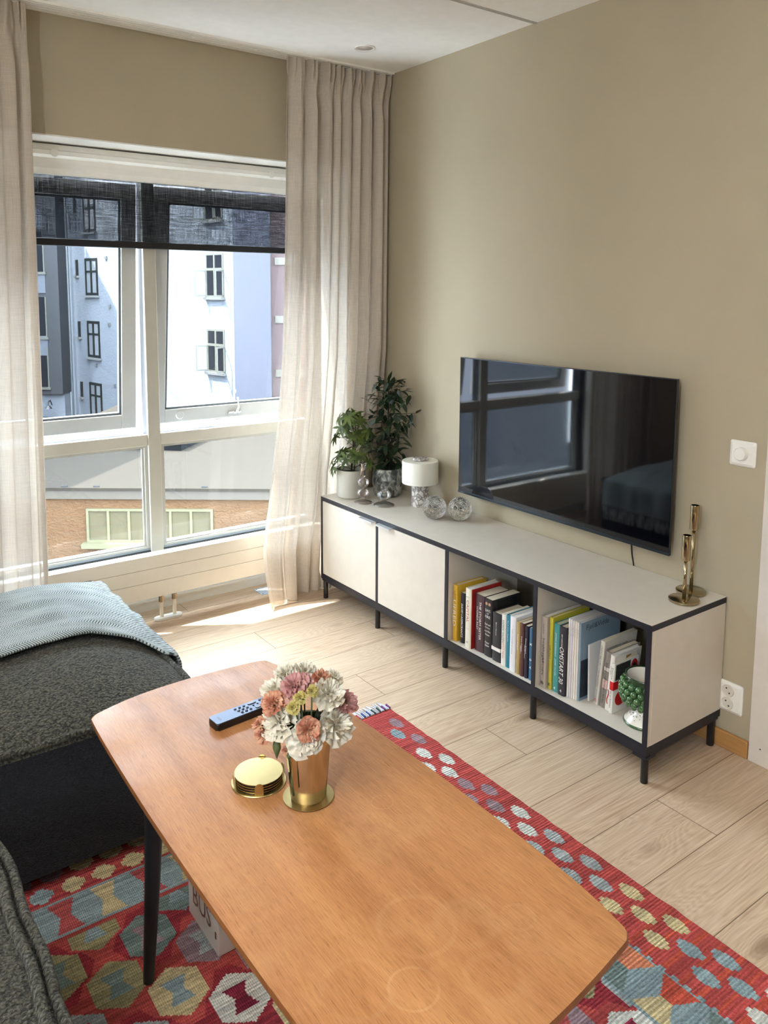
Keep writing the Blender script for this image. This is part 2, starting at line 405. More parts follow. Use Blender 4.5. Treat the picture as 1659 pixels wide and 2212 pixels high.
M['sheer'] = sheer('sheer_linen', rgb(212, 201, 187), 0.10)
M['screen'] = sheer('blind_screen_cloth', rgb(40, 41, 46), 0.36)

# ------------------------------------------------------------------ room shell
XL, YB, H = -3.8, -6.2, 2.5075
bm = bx(XL-.1, 0.12, YB-.1, 0.26, -0.12, 0.0)
struct(obj('floor', bm, M['floor']))
bpy.data.objects['floor'].data.transform(Matrix.Translation(bpy.data.objects['floor'].location)); bpy.data.objects['floor'].location = (0, 0, 0); WLOC['floor'] = Vector((0, 0, 0))
struct(obj('ceiling', bx(XL-.1, 0.12, YB-.1, 0.34, H, H+0.15), M['ceil']))
bm = BM()
box(bm, -1.4, 0.0, -1.028, -1.014, H-0.004, H+0.001)
struct(obj('trim_2', bm, mat('ceiling_joint', rgb(176, 174, 166), 0.8)))
struct(obj('wall_right', bx(0.0, 0.12, YB-.1, 0.0, -0.1, H), M['wall']))
# window wall with the tall recess
bm = BM()
RX0, RX1, RZ = -2.02, -0.19, 2.067
box(bm, XL-.1, RX0, 0, 0.32, -0.1, H)
box(bm, RX1, 0.12, 0, 0.32, -0.1, H)
box(bm, RX0, RX1, 0, 0.32, RZ, H)
struct(obj('wall_window', bm, M['wall']))
# white reveal lining
bm = BM()
box(bm, RX0, RX1, 0.001, 0.24, RZ-0.006, RZ-0.0005)
box(bm, RX1-0.006, RX1-0.0005, 0.001, 0.24, 0.0, RZ-0.006)
box(bm, RX0+0.0005, RX0+0.006, 0.001, 0.24, 0.0, RZ-0.006)
struct(obj('trim_1', bm, M['white']))
bm = BM()      # left wall with an unseen window added behind the camera for extra daylight
LW0, LW1, LZ0, LZ1 = -3.85, -3.35, 1.3, 2.1
box(bm, XL-.1, XL, YB-.1, LW0, -0.1, H); box(bm, XL-.1, XL, LW1, 0, -0.1, H)
box(bm, XL-.1, XL, LW0, LW1, -0.1, LZ0); box(bm, XL-.1, XL, LW0, LW1, LZ1, H)
struct(obj('wall_left', bm, M['wall']))
bm = BM()
box(bm, XL-.08, XL-.02, LW0, LW0+.06, LZ0, LZ1); box(bm, XL-.08, XL-.02, LW1-.06, LW1, LZ0, LZ1)
box(bm, XL-.08, XL-.02, LW0+.06, LW1-.06, LZ0, LZ0+.06); box(bm, XL-.08, XL-.02, LW0+.06, LW1-.06, LZ1-.06, LZ1)
struct(obj('added_window', bm, M['white']))
bm = BM()      # far end of the room
box(bm, XL, 0, YB-.1, YB, 0, H)
struct(obj('wall_back', bm, M['wall']))
# added uplighter, out of view by the left wall, to brighten ceiling and upper walls
ul = thing('added_uplighter', 'added unseen uplighter by the left wall, brightening the ceiling', 'lamp', (-3.45, -2.5, 0))
obj('base', lath([(0, .0005), (.13, .0005), (.13, .02), (0, .024)], (-3.45, -2.5, 0), 32), M['black'], ul, smooth=True, angle=40)
obj('pole', lath([(.012, .0245), (.012, 1.74)], (-3.45, -2.5, 0), 16), M['black'], ul, smooth=True)
obj('lamp_bowl', lath([(.02, 1.74), (.08, 1.76), (.15, 1.85), (.146, 1.85), (.078, 1.766), (0, 1.75)], (-3.45, -2.5, 0), 40, cap=False), M['whitegl'], ul, smooth=True)
ud = bpy.data.lights.new('fill_uplight', 'AREA'); ud.shape = 'DISK'; ud.size = .2; ud.energy = 21; ud.color = (.97, .98, 1)
uo = bpy.data.objects.new('fill_uplight', ud); COL.objects.link(uo); uo.location = (-3.45, -2.5, 1.80); uo.rotation_euler = (math.pi, 0, 0)
# baseboards
bm = BM(); box(bm, -0.014, -0.0005, -2.034, -0.001, 0.0, 0.058, 0.003)
struct(obj('baseboard_right', bm, M['oaktrim']))
bm = BM(); box(bm, RX0+0.008, RX1-0.008, 0.243, 0.256, 0.0, 0.045); box(bm, RX0+0.008, RX1-0.008, 0.235, 0.256, 0.045, 0.055)
struct(obj('baseboard_window', bm, M['white']))
# white door casing at the right
bm = BM(); box(bm, -0.012, -0.0005, -3.2, -2.036, 0.0, 2.1, 0.002)
o = obj('door_1', bm, mat('door_white', rgb(214, 206, 198), 0.45)); struct(o)
for (y, z) in ((-2.075, 0.055), (-2.09, 0.4)):
    obj('screw', lath([(0.0, 0), (0.0022, 0), (0.0022, 0.001), (0, 0.001)], (-0.0135, y, z), 8, axis='X'), M['blackpl'], o)

# ------------------------------------------------------------------ window
M['winpaint'] = mat('window_paint', rgb(176, 175, 170), 0.4)
win = thing('window_1', None, None, (-1.1, 0.28, 0.0)); struct(win)
FY0, FY1 = 0.256, 0.32
ZS, ZM0, ZM1, ZH = 0.283, 0.775, 0.828, 1.985
WX0, WX1 = RX0, RX1
bm = BM()
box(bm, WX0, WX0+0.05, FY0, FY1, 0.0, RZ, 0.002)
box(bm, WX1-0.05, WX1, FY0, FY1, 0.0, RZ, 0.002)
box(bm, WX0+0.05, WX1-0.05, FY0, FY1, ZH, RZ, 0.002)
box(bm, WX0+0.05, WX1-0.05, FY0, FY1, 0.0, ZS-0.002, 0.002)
obj('window_frame', bm, mat('dimmed_outer_paint', rgb(62, 64, 66), .5), win)  # outer frame colour darkened to hold back the strong sun
obj('sill_strip', bx(WX0+0.05, WX1-0.05, 0.262, FY1+0.03, ZS-0.002, ZS+0.012, 0.002), mat('sill_metal', rgb(130, 140, 150), 0.3), win)
obj('mullion_outer_dimmed', bx(-1.113, -1.059, FY0+.0085, FY1, ZS-0.01, ZH, 0.001), mat('dimmed_outer_paint', rgb(62, 64, 66), .5), win)  # outer half of the post, same darkened colour against sun glare
obj('mullion', bx(-1.115, -1.057, FY0-0.012, FY0+.008, ZS-0.01, ZH, 0.003), mat('window_post', rgb(176, 172, 160), 0.4), win)
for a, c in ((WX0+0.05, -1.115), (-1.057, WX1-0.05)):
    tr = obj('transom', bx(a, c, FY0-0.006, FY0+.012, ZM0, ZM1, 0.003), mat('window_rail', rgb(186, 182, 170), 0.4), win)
    obj('transom_outer_dimmed', bx(a, c, FY0+.0125, FY1, ZM0+.001, ZM1-.004, 0.001), mat('dimmed_outer_paint', rgb(62, 64, 66), .5), win)
    bm = BM()      # glazing beads round the fixed lower light
    for k, (o1, yy) in enumerate(((0.014, 0.262), (0.024, 0.272))):
        box(bm, a, a+o1, yy, yy+0.01, ZS+.01, ZM0); box(bm, c-o1, c, yy, yy+0.01, ZS+.01, ZM0)
        box(bm, a+o1, c-o1, yy, yy+0.01, ZM0-o1*.6, ZM0); box(bm, a+o1, c-o1, yy, yy+0.01, ZS+.01, ZS+.01+o1*.6)
    obj('glazing_bead', bm, mat('bead_pale', rgb(176, 174, 166), .4), win)
    obj('pane', bx(a+.01, c-.01, 0.288, 0.293, ZS+.01, ZM0), M['pane'], win)
# casements hinged at the top, bottom edge pushed outwards
def casement(x0, x1, ang, hx):
    L = 1.10; wst = 0.066
    R = Matrix.Translation((0, 0.27, 1.94)) @ Matrix.Rotation(math.radians(ang), 4, 'X')
    def tf(bm): bmesh.ops.transform(bm, matrix=R, verts=bm.verts); return bm
    bm = BM()
    box(bm, x0, x0+wst, 0, 0.05, -L, 0, 0.003); box(bm, x1-wst, x1, 0, 0.05, -L, 0, 0.003)
    box(bm, x0+wst, x1-wst, 0, 0.05, -wst, 0, 0.003); box(bm, x0+wst, x1-wst, 0, 0.05, -L, -L+wst, 0.003)
    s = obj('sash', tf(bm), M['winpaint'], win)
    bm = BM(); e = 0.01
    box(bm, x0+wst, x0+wst+e, 0.008, 0.03, -L+wst, -wst); box(bm, x1-wst-e, x1-wst, 0.008, 0.03, -L+wst, -wst)
    box(bm, x0+wst+e, x1-wst-e, 0.008, 0.03, -L+wst, -L+wst+e); box(bm, x0+wst+e, x1-wst-e, 0.008, 0.03, -wst-e, -wst)
    obj('sash_bead', tf(bm), mat('bead_grey', rgb(96, 102, 106), 0.4), s)
    obj('pane', tf(bx(x0+wst, x1-wst, 0.030, 0.034, -L+wst, -wst)), M['pane'], s)
    if hx:
        bm = BM()
        box(bm, hx-.035, hx+.035, -0.012, 0.0, -L+.018, -L+.032, 0.003)
        tube(bm, [(hx, -0.01, -L+.025), (hx, -.03, -L+.03), (hx+.008, -.04, -L+.06), (hx-.002, -.042, -L+.11)], 0.006, 8, 0.004)
        obj('handle', tf(bm), M['chrome'], s, smooth=True, angle=40)
        obj('catch', tf(bx(hx-.006, hx+.006, -0.008, 0.004, -L+.125, -L+.14, .002)), M['chrome'], s)
    for q in (x0+0.14,):
        obj('vent_cap', tf(lath([(0, 0), (0.02, 0), (0.02, -.003), (0.017, -.005), (0, -.005)], (q, 0, -L+.035), 24, axis='Y')), M['winpaint'], s)
casement(WX0+0.055, -1.128, 5.0, None)
casement(-1.045, WX1-0.055, 6.5, -0.62)
# head cassette of the screen blind
bl = thing('roller_blind', 'dark screen roller blind pulled a little way down the window', 'blind', (-1.1, 0.19, 1.95))
bm = BM()
prof = [(0.245, 2.055), (0.150, 2.055), (0.150, 2.035), (0.135, 2.028), (0.135, 2.012), (0.165, 2.004), (0.172, 1.985), (0.178, 1.965), (0.19, 1.944), (0.245, 1.944)]
vsA = [bm.verts.new((WX0+.01, y, z)) for y, z in prof]; vsB = [bm.verts.new((WX1-.01, y, z)) for y, z in prof]
for i in range(len(prof)):
    j = (i+1) % len(prof); bm.faces.new((vsA[i], vsA[j], vsB[j], vsB[i]))
bm.faces.new(vsA); bm.faces.new(vsB[::-1]); finish(bm)
cas = obj('cassette', bm, M['white'], bl)
for x in (-1.50, -0.53):
    obj('cassette_cap', lath([(0, 0), (0.016, 0), (0.016, -.003), (0, -.004)], (x, 0.135, 2.020), 20, axis='Y'), M['white'], cas)
obj('screen_fabric', bx(WX0+.02, WX1-.02, 0.2195, 0.2203, 1.672, 1.95), M['screen'], bl)
obj('bottom_bar', bx(WX0+.02, WX1-.02, 0.212, 0.228, 1.660, 1.690, 0.004), M['blackpl'], bl)

# ------------------------------------------------------------------ radiator
rd = thing('radiator', 'long low cream panel radiator below the window', 'radiator', (-1.1, 0.115, 0.12))
bm = BM()
zs = [0.122, 0.1955, 0.257, 0.317]
for a, c in zip(zs, zs[1:]): box(bm, -1.97, -0.30, 0.08, 0.10, a+.0006, c-.0006, 0.0012)
obj('front_panel', bm, M['radi'], rd)
obj('back_panel', bx(-1.97, -0.30, 0.102, 0.15, 0.127, 0.312, 0.004), M['radi'], rd)
for x in (-1.124, -1.063):
    p = obj('pipe', tub([(x, 0.115, 0.0065), (x, 0.115, 0.123)], 0.0085, 14), mat('pipe_plastic', rgb(226, 216, 196), 0.4), rd, smooth=True, angle=40)
    obj('valve_nut', lath([(0.0, 0), (0.0125, 0), (0.0125, 0.026), (0, 0.026)], (x, 0.115, 0.086), 8), mat('valve_brass', rgb(150, 134, 110), 0.3, metal=0.8), p)
bm = BM(); prism(bm, rrect(-1.158, -1.03, 0.094, 0.136, 0.018), 0.0008, 0.0125, 0.003)
obj('floor_collar', bm, M['white'], rd, smooth=True, angle=40)
bm = BM(); prism(bm, rrect(-0.62, -0.535, 0.11, 0.20, 0.006), 0.0004, 0.003)
fp = obj('floor_plate', bm, mat('plate_steel', rgb(190, 205, 222), 0.3, metal=0.3)); tag(fp, 'small pale metal plate screwed to the floor beside the curtain hem', 'plate')
for (x, y) in ((-0.61, 0.12), (-0.61, 0.19), (-0.545, 0.12)):
    obj('screw', lath([(0, 0), (0.003, 0), (0.003, .0012), (0, .0012)], (x, y, 0.003), 8), M['blackpl'], fp)

# ------------------------------------------------------------------ curtains and track
tk = thing('curtain_track', 'white double curtain track fixed to the ceiling above the window', 'curtain track', (-1.9, -0.1, 2.48))
bm = BM()
box(bm, -3.7, -0.01, -0.128, -0.030, 2.5035, H-.0001)
for ya, yb in ((-.128, -.122), (-.112, -.098), (-.088, -.074), (-.064, -.030)): box(bm, -3.7, -0.01, ya, yb, 2.4985, 2.5034)
obj('rail', bm, M['whitegl'], tk)
for x in (-1.45, -1.0, -0.72):
    obj('glider', bx(x-.006, x+.006, -0.096, -0.090, 2.4945, 2.5), M['white'], tk)

def curtain(name, label, xl, xr, yc, nfold, seed, ztop=2.4975, zbot=0.006, folds_amp=0.035, foot=None, nx=520, nz=90):
    rnd = random.Random(seed)
    ph = [rnd.uniform(0, 6.28) for _ in range(8)]
    wts = []
    acc = 0; t = [0]
    for i in range(nfold):
        acc += rnd.uniform(0.6, 1.5); t.append(acc)
    t = [q/acc for q in t]
    amps = [rnd.uniform(0.55, 1.15) for _ in range(nfold+1)]
    def fold(s):
        for i in range(nfold):
            if s <= t[i+1] or i == nfold-1:
                k = (s-t[i])/(t[i+1]-t[i]); a = amps[i]*(1-k)+amps[i+1]*k
                return i+k, a
    bm = BM(); uvl = None; grid = []
    for j in range(nz+1):
        q = j/nz
        z = ztop + (zbot-ztop)*(q**0.9 if q < .03 else q)
        rowv = []
        zz = z
        for i in range(nx+1):
            s = i/nx
            p, a = fold(s)
            x = xl(zz)+(xr(zz)-xl(zz))*s
            top = max(0, min(1, (2.40-zz)/0.12)); hd = max(0, min(1, (zz-2.415)/0.03))
            phs = 2*PI*p + 0.35*math.sin(1.2*zz+ph[0]+s*6)
            amp = folds_amp*a*(0.45+0.55*top)*(1+0.25*math.sin(ph[1]+s*9+zz*0.7))
            y = yc(zz)+amp*math.sin(phs) + 0.25*amp*math.sin(2*phs+ph[2])*top
            x += 0.30*(xr(zz)-xl(zz))/nfold*math.sin(2*phs+ph[3])*0.35*top
            gather = 0.010*math.sin(2*PI*p*2.6+ph[4]+4*s)*(1-top)*math.exp(-((zz-2.44)/.06)**2)
            y += gather + 0.011*hd*math.sin(2*PI*p*1.9+ph[5]) + 0.5*amp*(math.sin(phs*.5+ph[6]))*top
            z2 = z + (0.006*math.sin(2*PI*p*1.7+ph[6])*hd if j == 0 else 0)
            if foot: x, y, z2 = foot(x, y, z2, s, zz)
            rowv.append(bm.verts.new((x, y, z2)))
        grid.append(rowv)
    for j in range(nz):
        for i in range(nx): bm.faces.new((grid[j][i], grid[j][i+1], grid[j+1][i+1], grid[j+1][i]))
    hem = BM()
    return bm, grid
def pw(tab):
    def f(z):
        if z >= tab[0][0]: return tab[0][1]
        for (z0, a), (z1, b) in zip(tab, tab[1:]):
            if z >= z1: return a+(b-a)*(z0-z)/(z0-z1)
        return tab[-1][1]
    return f
def foot_r(x, y, z, s, zz):
    if zz < 0.45:
        k = (0.45-zz)/0.45
        y += 0.03*k*math.sin(s*PI)*(1 if s < .5 else .2)
        if s < 0.35: y -= 0.09*k*k*(0.35-s)/0.35*1.0
    if zz < 0.62 and x > -0.45: y = max(y, -0.052)
    if zz < 0.62: y = min(y, 0.072)
    return x, y, z
xlr = pw([(2.5, -.573), (1.62, -.587), (.9, -.612), (.485, -.65), (.25, -.685), (0.0, -.675)])
xrr = pw([(2.5, -.012), (2.35, -.024), (1.2, -.022), (.55, -.03), (0, -.05)])
bm, g = curtain('c', '', xlr, xrr, pw([(2.5, -.10), (1.2, -.085), (0.6, -0.03), (0, -.005)]), 9, 5, foot=foot_r, folds_amp=0.032)
cu1 = thing('sheer_curtain', 'greige linen curtain gathered in the corner right of the window', 'curtain', (-0.3, -0.1, 0.0), group=None)
obj('curtain_fabric', bm, M['sheer'], cu1, smooth=True)
bm, g = curtain('c', '', pw([(2.5, -2.25), (0, -2.3)]), pw([(2.5, -1.640), (0, -1.655)]), lambda z: -0.10, 8, 11, folds_amp=0.03)
cu2 = thing('sheer_curtain', 'greige linen curtain at the left edge, left of the window', 'curtain', (-1.95, -0.1, 0.0))
obj('curtain_fabric', bm, M['sheer'], cu2, smooth=True)
# stitched side hems (double cloth), a darker band on the free edges
def hemband(fx, fy, w_, parent, sgn):
    bm = BM(); pr = None
    for j in range(61):
        z = 2.49-2.47*j/60
        x = fx(z); y = fy(z)
        a = [bm.verts.new((x, y-.004, z)), bm.verts.new((x+sgn*w_, y-.006, z))]
        if pr: bm.faces.new((pr[0], pr[1], a[1], a[0]))
        pr = a
    return obj('side_hem', bm, M['sheer'], parent, smooth=True)
hemband(pw([(2.5, -1.638), (0, -1.653)]), lambda z: -0.105, 0.018, cu2, -1)

# ------------------------------------------------------------------ downlight
dl = thing('downlight', 'round recessed downlight in the white ceiling near the corner', 'ceiling light', (-0.344, -0.363, 2.5))
obj('bezel', lath([(0.036, -.0005), (0.045, -.0005), (0.046, -.003), (0.043, -.005), (0.037, -.0045), (0.034, -.001)], (-0.344, -0.363, H), 40, cap=False), M['whitegl'], dl, smooth=True)
obj('reflector', lath([(0.0, -0.0006), (0.034, -.0008), (0.036, -.002), (0.0, -.0022)], (-0.344, -0.363, H), 32), mat('lamp_reflector', rgb(196, 182, 176), 0.3), dl, smooth=True)

# ------------------------------------------------------------------ media console
y0, LEN, D, ZT, ZB = -0.0807, 1.85, 0.399, 0.5073, 0.100
y4 = y0-LEN
cs = thing('media_console', 'long beige media console with charcoal edges on thin dark legs', 'console', (-0.2, (y0+y4)/2, 0))
XB = -0.006
obj('top_panel', bx(-D, XB, y4, y0, ZT-0.0015, ZT), M['console'], cs)
cellw = LEN/4
ys = [y0-cellw*i for i in range(5)]
bm = BM()      # charcoal edge frame: top slab edge, dividers' front edges, bottom slab edge
box(bm, -D, XB, y4, y0, ZT-0.0205, ZT-0.0016)
box(bm, -D, XB, y4, y0, ZB, 0.1245)
obj('slab_core', bm, M['rim'], cs)
for i, yy in enumerate(ys):
    a, c = (yy-.017, yy) if i == 0 else ((yy, yy+.017) if i == 4 else (yy-.0085, yy+.0085))
    obj('front_upright', bx(-D, -D+0.003, a, c, 0.1246, ZT-0.0206), M['rim'], cs)
    obj('divider_panel', bx(-D+0.0031, XB, a+.0005, c-.0005, 0.1246, ZT-0.0206), M['console'], cs)
obj('side_panel', bx(-D+.0175, XB-.004, y4-.0004, y4+.0009, 0.1246, ZT-0.0206), M['console'], cs)
obj('shelf_floor', bx(-D+0.008, XB, y4+.017, y0-.017, 0.1246, 0.1256), M['console'], cs)
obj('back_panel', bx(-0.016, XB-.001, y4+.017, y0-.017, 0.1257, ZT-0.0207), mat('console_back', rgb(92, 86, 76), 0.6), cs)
for yy in ys[2:4]: obj('back_batten', bx(-0.030, -0.017, yy-.386, yy-.375, 0.1257, ZT-.0207), M['rim'], cs)
for i in (0, 1):
    a, c = ys[i]-(.0185 if i == 0 else .0095), ys[i+1]+.0095
    dr = obj('door', bx(-D-.001, -D+.016, c, a, 0.1275, ZT-.0225, 0.0008), M['console'], cs)
    hb = BM()
    if i == 0: hy0, hy1 = c+.003, c+.105
    else: hy0, hy1 = a-.105, a-.003
    box(hb, -D-.022, -D+.010, hy0, hy1, ZT-.0222, ZT-.0207); box(hb, -D-.022, -D-.0205, hy0, hy1, ZT-.028, ZT-.0222)
    obj('handle', hb, mat('handle_steel', rgb(205, 205, 205), 0.3, metal=0.5), dr)
bm = BM()      # leg carrier rails
box(bm, -D+.004, -D+.022, y4+.004, y0-.004, ZB-.011, ZB-.0002)
box(bm, -.026, -.010, y4+.004, y0-.004, ZB-.011, ZB-.0002)
box(bm, -D+.022, -.026, y4+.002, y4+.018, ZB-.011, ZB-.0002)
box(bm, -D+.022, -.026, y0-.020, y0-.004, ZB-.011, ZB-.0002)
box(bm, -D+.003, -D+.05, y4+.0015, y4+.02, ZB-.020, ZB-.0111); box(bm, -D+.003, -D+.02, y4+.02, y4+.05, ZB-.020, ZB-.0111)
obj('leg_frame', bm, M['rim'], cs)
ly = [y0-.015-(LEN-.03)*f for f in (0, .2371, .4894, .7489, 1)]
for yy in ly:
    for xx in (-D+.017, -.030):
        obj('leg', lath([(0.0105, 0.0005), (0.0115, 0.002), (0.0115, ZB-.0112)], (xx, yy, 0), 16), M['black'], cs, smooth=True, angle=40)

# ------------------------------------------------------------------ television
tv = thing('television', 'large thin black television hung on the wall above the console', 'television', (-0.04, -1.217, 0.6))
TY0, TY1, TZ0, TZ1 = -0.684, -1.751, 0.603, 1.200
obj('bezel', bx(-0.060, -0.052, TY1, TY0, TZ0, TZ1, 0.0012), mat('tv_bezel', rgb(70, 72, 76), 0.3, metal=0.8), tv)
mt, nt, b = newmat('tv_screen_glass')
b.inputs['Base Color'].default_value = (0.0015, 0.0015, 0.003, 1); b.inputs['Roughness'].default_value = 0.04
b.inputs['Specular IOR Level'].default_value = 0.5
wob = N(nt, 'ShaderNodeTexNoise', {'Vector': coords(nt), 'Scale': 2.2, 'Detail': 0})
nt.links.new(N(nt, 'ShaderNodeBump', {'Strength': 0.02, 'Distance': 0.05, 'Height': wob.outputs[0]}).outputs[0], b.inputs['Normal'])
obj('screen', bx(-0.0612, -0.0601, TY1+.0035, TY0-.0035, TZ0+.011, TZ1-.0035), mt, tv)
obj('chin', bx(-0.0625, -0.0535, TY1+.001, TY0-.001, TZ0-.0005, TZ0+.0105, 0.001), mat('tv_chin', rgb(46, 52, 58), 0.3, metal=0.6), tv)
obj('housing', bx(-0.0515, -0.022, TY1+.12, TY0-.12, TZ0+.02, TZ0+.38, 0.006), M['blackpl'], tv)
obj('wall_bracket', bx(-0.0219, -0.0008, TY1+.3, TY0-.3, TZ0+.1, TZ0+.3), M['blackpl'], tv)
text('SONY', mat('logo_grey', rgb(150, 150, 150), 0.4), tv, Vector((-0.0628, TY0-.03, TZ0+.005))-WLOC['television'], (0, -1, 0), (0, 0, 1), 0.022, 0.005, 'logo')
cb = obj('power_cable', tub([(-0.03, -1.565, 0.66), (-0.018, -1.566, 0.60), (-0.012, -1.568, 0.55), (-0.0032, -1.570, 0.512), (-0.0032, -1.571, 0.44)], 0.0026, 8), M['blackpl'], smooth=True)
tag(cb, 'thin black cable hanging below the television down behind the console', 'cable')

# ------------------------------------------------------------------ switch and socket
sw = thing('dimmer_switch', 'white square dimmer switch with a round knob on the wall', 'switch', (0, -1.957, 0.94))
def plate(parent, yc, zc, w_, h_):
    bm = BM()
    a = [(-0.0006, .0), (-0.006, .0), (-0.011, .009)]
    rings = []
    for x, ins in a:
        P = rrect(-w_/2+ins, w_/2-ins, -h_/2+ins, h_/2-ins, max(0.003, 0.006-ins*.3), 4)
        rings.append([bm.verts.new((x, yc+p[0], zc+p[1])) for p in P])
    n = len(rings[0])
    for A, B in zip(rings, rings[1:]):
        for i in range(n): bm.faces.new((A[i], A[(i+1) % n], B[(i+1) % n], B[i]))
    bm.faces.new(rings[-1]); bm.faces.new(rings[0][::-1]); finish(bm)
    return obj('cover_plate', bm, M['whitegl'], parent)
plate(sw, -1.957, 0.981, 0.085, 0.080)
obj('knob', lath([(0, -.0112), (0.021, -.0112), (0.0205, -.024), (0.018, -.0275), (0, -.0275)], (0, -1.957, 0.981), 36, axis='X'), M['whitegl'], sw, smooth=True, angle=35)
so = thing('wall_socket', 'white double power socket on the wall beside the console end', 'socket', (0, -1.962, 0.13))
pl = plate(so, -1.965, 0.178, 0.080, 0.100)
for zc in (0.200, 0.157):
    s_ = obj('socket_well', lath([(0.0205, -.0112), (0.0195, -.0145), (0.0175, -.0118), (0.0, -.0116)], (0, -1.957, zc), 30, axis='X', cap=False), mat('socket_white', rgb(214, 208, 196), 0.35), so, smooth=True, angle=40)
    for dz in (-.009, .009):
        obj('contact_hole', lath([(0, 0), (0.0025, 0), (0.0025, -.0008), (0, -.0008)], (-0.0119, -1.957+dz*.6, zc+dz*.8), 10, axis='X'), M['blackpl'], s_)

# ------------------------------------------------------------------ books
def bookmat(name, col, rough=0.45): return mat(name, col, rough, var=0.03, bump=0.04, bscale=500)
PAGE = mat('book_pages', rgb(214, 202, 178), 0.8, var=0.08, vscale=8, stretch=(1, 60, 1))
PAGEW = mat('book_pages_white', rgb(226, 222, 214), 0.8, var=0.05, vscale=8, stretch=(1, 60, 1))
def book(label, x, y, w_, h, dep, col, texts=(), pages=PAGE, lean=0, yaw_=0, hard=True, spine_round=0.004, group='books on the console shelves', bands=(), kind='book', rough=0.45, z0=0.1262):
    """x = spine plane, y = centre, lean = radians about the x axis (top towards -y is negative)"""
    r = thing(kind, label, kind, (x, y, z0 + abs(math.sin(lean))*w_/2), (lean, 0, yaw_), group)
    WLOC[r.name] = Vector((0, 0, 0))
    t = 0.0022 if hard else 0.0008
    bm = BM()
    pts = []
    n = 6
    for i in range(n+1):
        a = -PI/2+PI*i/n
        pts.append((-spine_round*math.cos(a)+spine_round, w_/2*math.sin(a)*1.0))
    inner = [(dep, w_/2), (dep, w_/2-t), (t+spine_round, w_/2-t), (t+spine_round, -w_/2+t), (dep, -w_/2+t), (dep, -w_/2)]
    prism(bm, pts+inner, 0, h)
    finish(bm)
    mtc = bookmat('cover_'+kind, col, rough)
    c = obj('cover', bm, mtc, r, local=True)
    e = 0.003 if hard else 0.0005
    obj('pages', bx(t+spine_round+.0005, dep-e-.001, -w_/2+t+.0001, w_/2-t-.0001, e, h-e), pages, r, local=True)
    for (za, zb, bc) in bands:
        obj('band', bx(-.0004+0, .006, -w_/2-.0003, w_/2+.0003, h*za, h*zb), bookmat('band_'+kind, bc), r, local=True)
    for tx in texts:
        s, zc, ln, hh, tc = tx[:5]; dy = tx[5] if len(tx) > 5 else 0; sh = tx[6] if len(tx) > 6 else 0
        rot = tx[7] if len(tx) > 7 else 0
        if rot: text(s, tc, r, (-.0008, dy, h*zc), (0, -1, 0), (0, 0, 1), ln, hh, 'title')
        else: text(s, tc, r, (-.0008, dy, h*zc), (0, 0, -1), (0, -1, 0), ln, hh, 'title', shear=sh)
    return r, c
TW = mat('ink_white', rgb(240, 238, 230), 0.5); TK = mat('ink_black', rgb(26, 26, 28), 0.5); TR = mat('ink_red', rgb(176, 40, 34), 0.5)
TG = mat('ink_grey', rgb(120, 112, 104), 0.5); TY = mat('ink_olive', rgb(96, 84, 20), 0.5)
G3 = 'books in the left open compartment'; G4 = 'books in the right open compartment'
book('yellow spined thick book UFRED at the left end of the shelf', -.378, -1.0325, .0235, .225, .155, rgb(214, 172, 52), [('UFRED', .50, .105, .017, TW), ('Jens', .86, .016, .006, TK, .002), ('Liljestrand', .80, .022, .005, TK, -.003)], group=G3)
book('black book by LAGERCRANTZ between the yellow and CAPITAL books', -.368, -1.0655, .022, .200, .135, rgb(34, 32, 34), [('DAVID LAGERCRANTZ', .45, .135, .010, TW)], group=G3, hard=False)
r, c = book('tall white hardback CAPITAL with red letters and red case', -.380, -1.1105, .032, .234, .160, rgb(226, 222, 204), [('CAPITAL', .62, .088, .013, TR), ('PIKETTY', .86, .02, .005, TG, 0, 0, 1), ('in the Twenty-First', .33, .018, .004, TG, 0, 0, 1), ('H', .1, .008, .008, TK, 0, 0, 1)], group=G3, pages=PAGEW)
obj('case', bx(.004, .158, -.0188, -.0163, 0.0, .2345), bookmat('red_cloth', rgb(160, 34, 34)), r, local=True)
book('maroon starry paperback THE STORM SISTER', -.366, -1.1590, .050, .222, .130, rgb(74, 52, 58), [('THE STORM SISTER', .55, .150, .011, TW, -.006), ('LUCINDA RILEY', .58, .090, .008, TW, .009)], group=G3, hard=False)
r, c = book('thick black paperback DAYS OF FIRE with two faces on the spine', -.368, -1.2080, .040, .222, .150, rgb(36, 33, 36), [('DAYS', .80, .026, .010, TW, 0, 0, 1), ('OF', .745, .010, .006, TW, 0, 0, 1), ('FIRE', .69, .026, .010, TW, 0, 0, 1), ('Bush and', .56, .028, .008, TW, 0, 0, 1), ('Cheney', .50, .026, .008, TW, 0, 0, 1), ('in the White', .44, .03, .007, TW, 0, 0, 1), ('House', .38, .022, .007, TW, 0, 0, 1), ('Peter', .24, .022, .008, TW, 0, 0, 1), ('Baker', .19, .022, .008, TW, 0, 0, 1)], group=G3, hard=False)
bm = BM()
for q in (-.008, .008): lathe(bm, [(0, -.0004), (.006, -.0004), (.006, 0)], (-.0004, q, .203), 12, axis='X')
obj('portrait', bm, bookmat('print_face', rgb(180, 140, 120)), r, local=True)
obj('back_print', bx(.03, .13, -.0206, -.0202, .12, .215), bookmat('print_dark', rgb(18, 18, 20)), r, local=True)
book('black grey book with a white band low on its spine', -.371, -1.2565, .045, .184, .135, rgb(44, 44, 48), [('Bjorn Hansen', .68, .05, .006, TW)], group=G3, bands=[(.22, .29, rgb(232, 228, 220))])
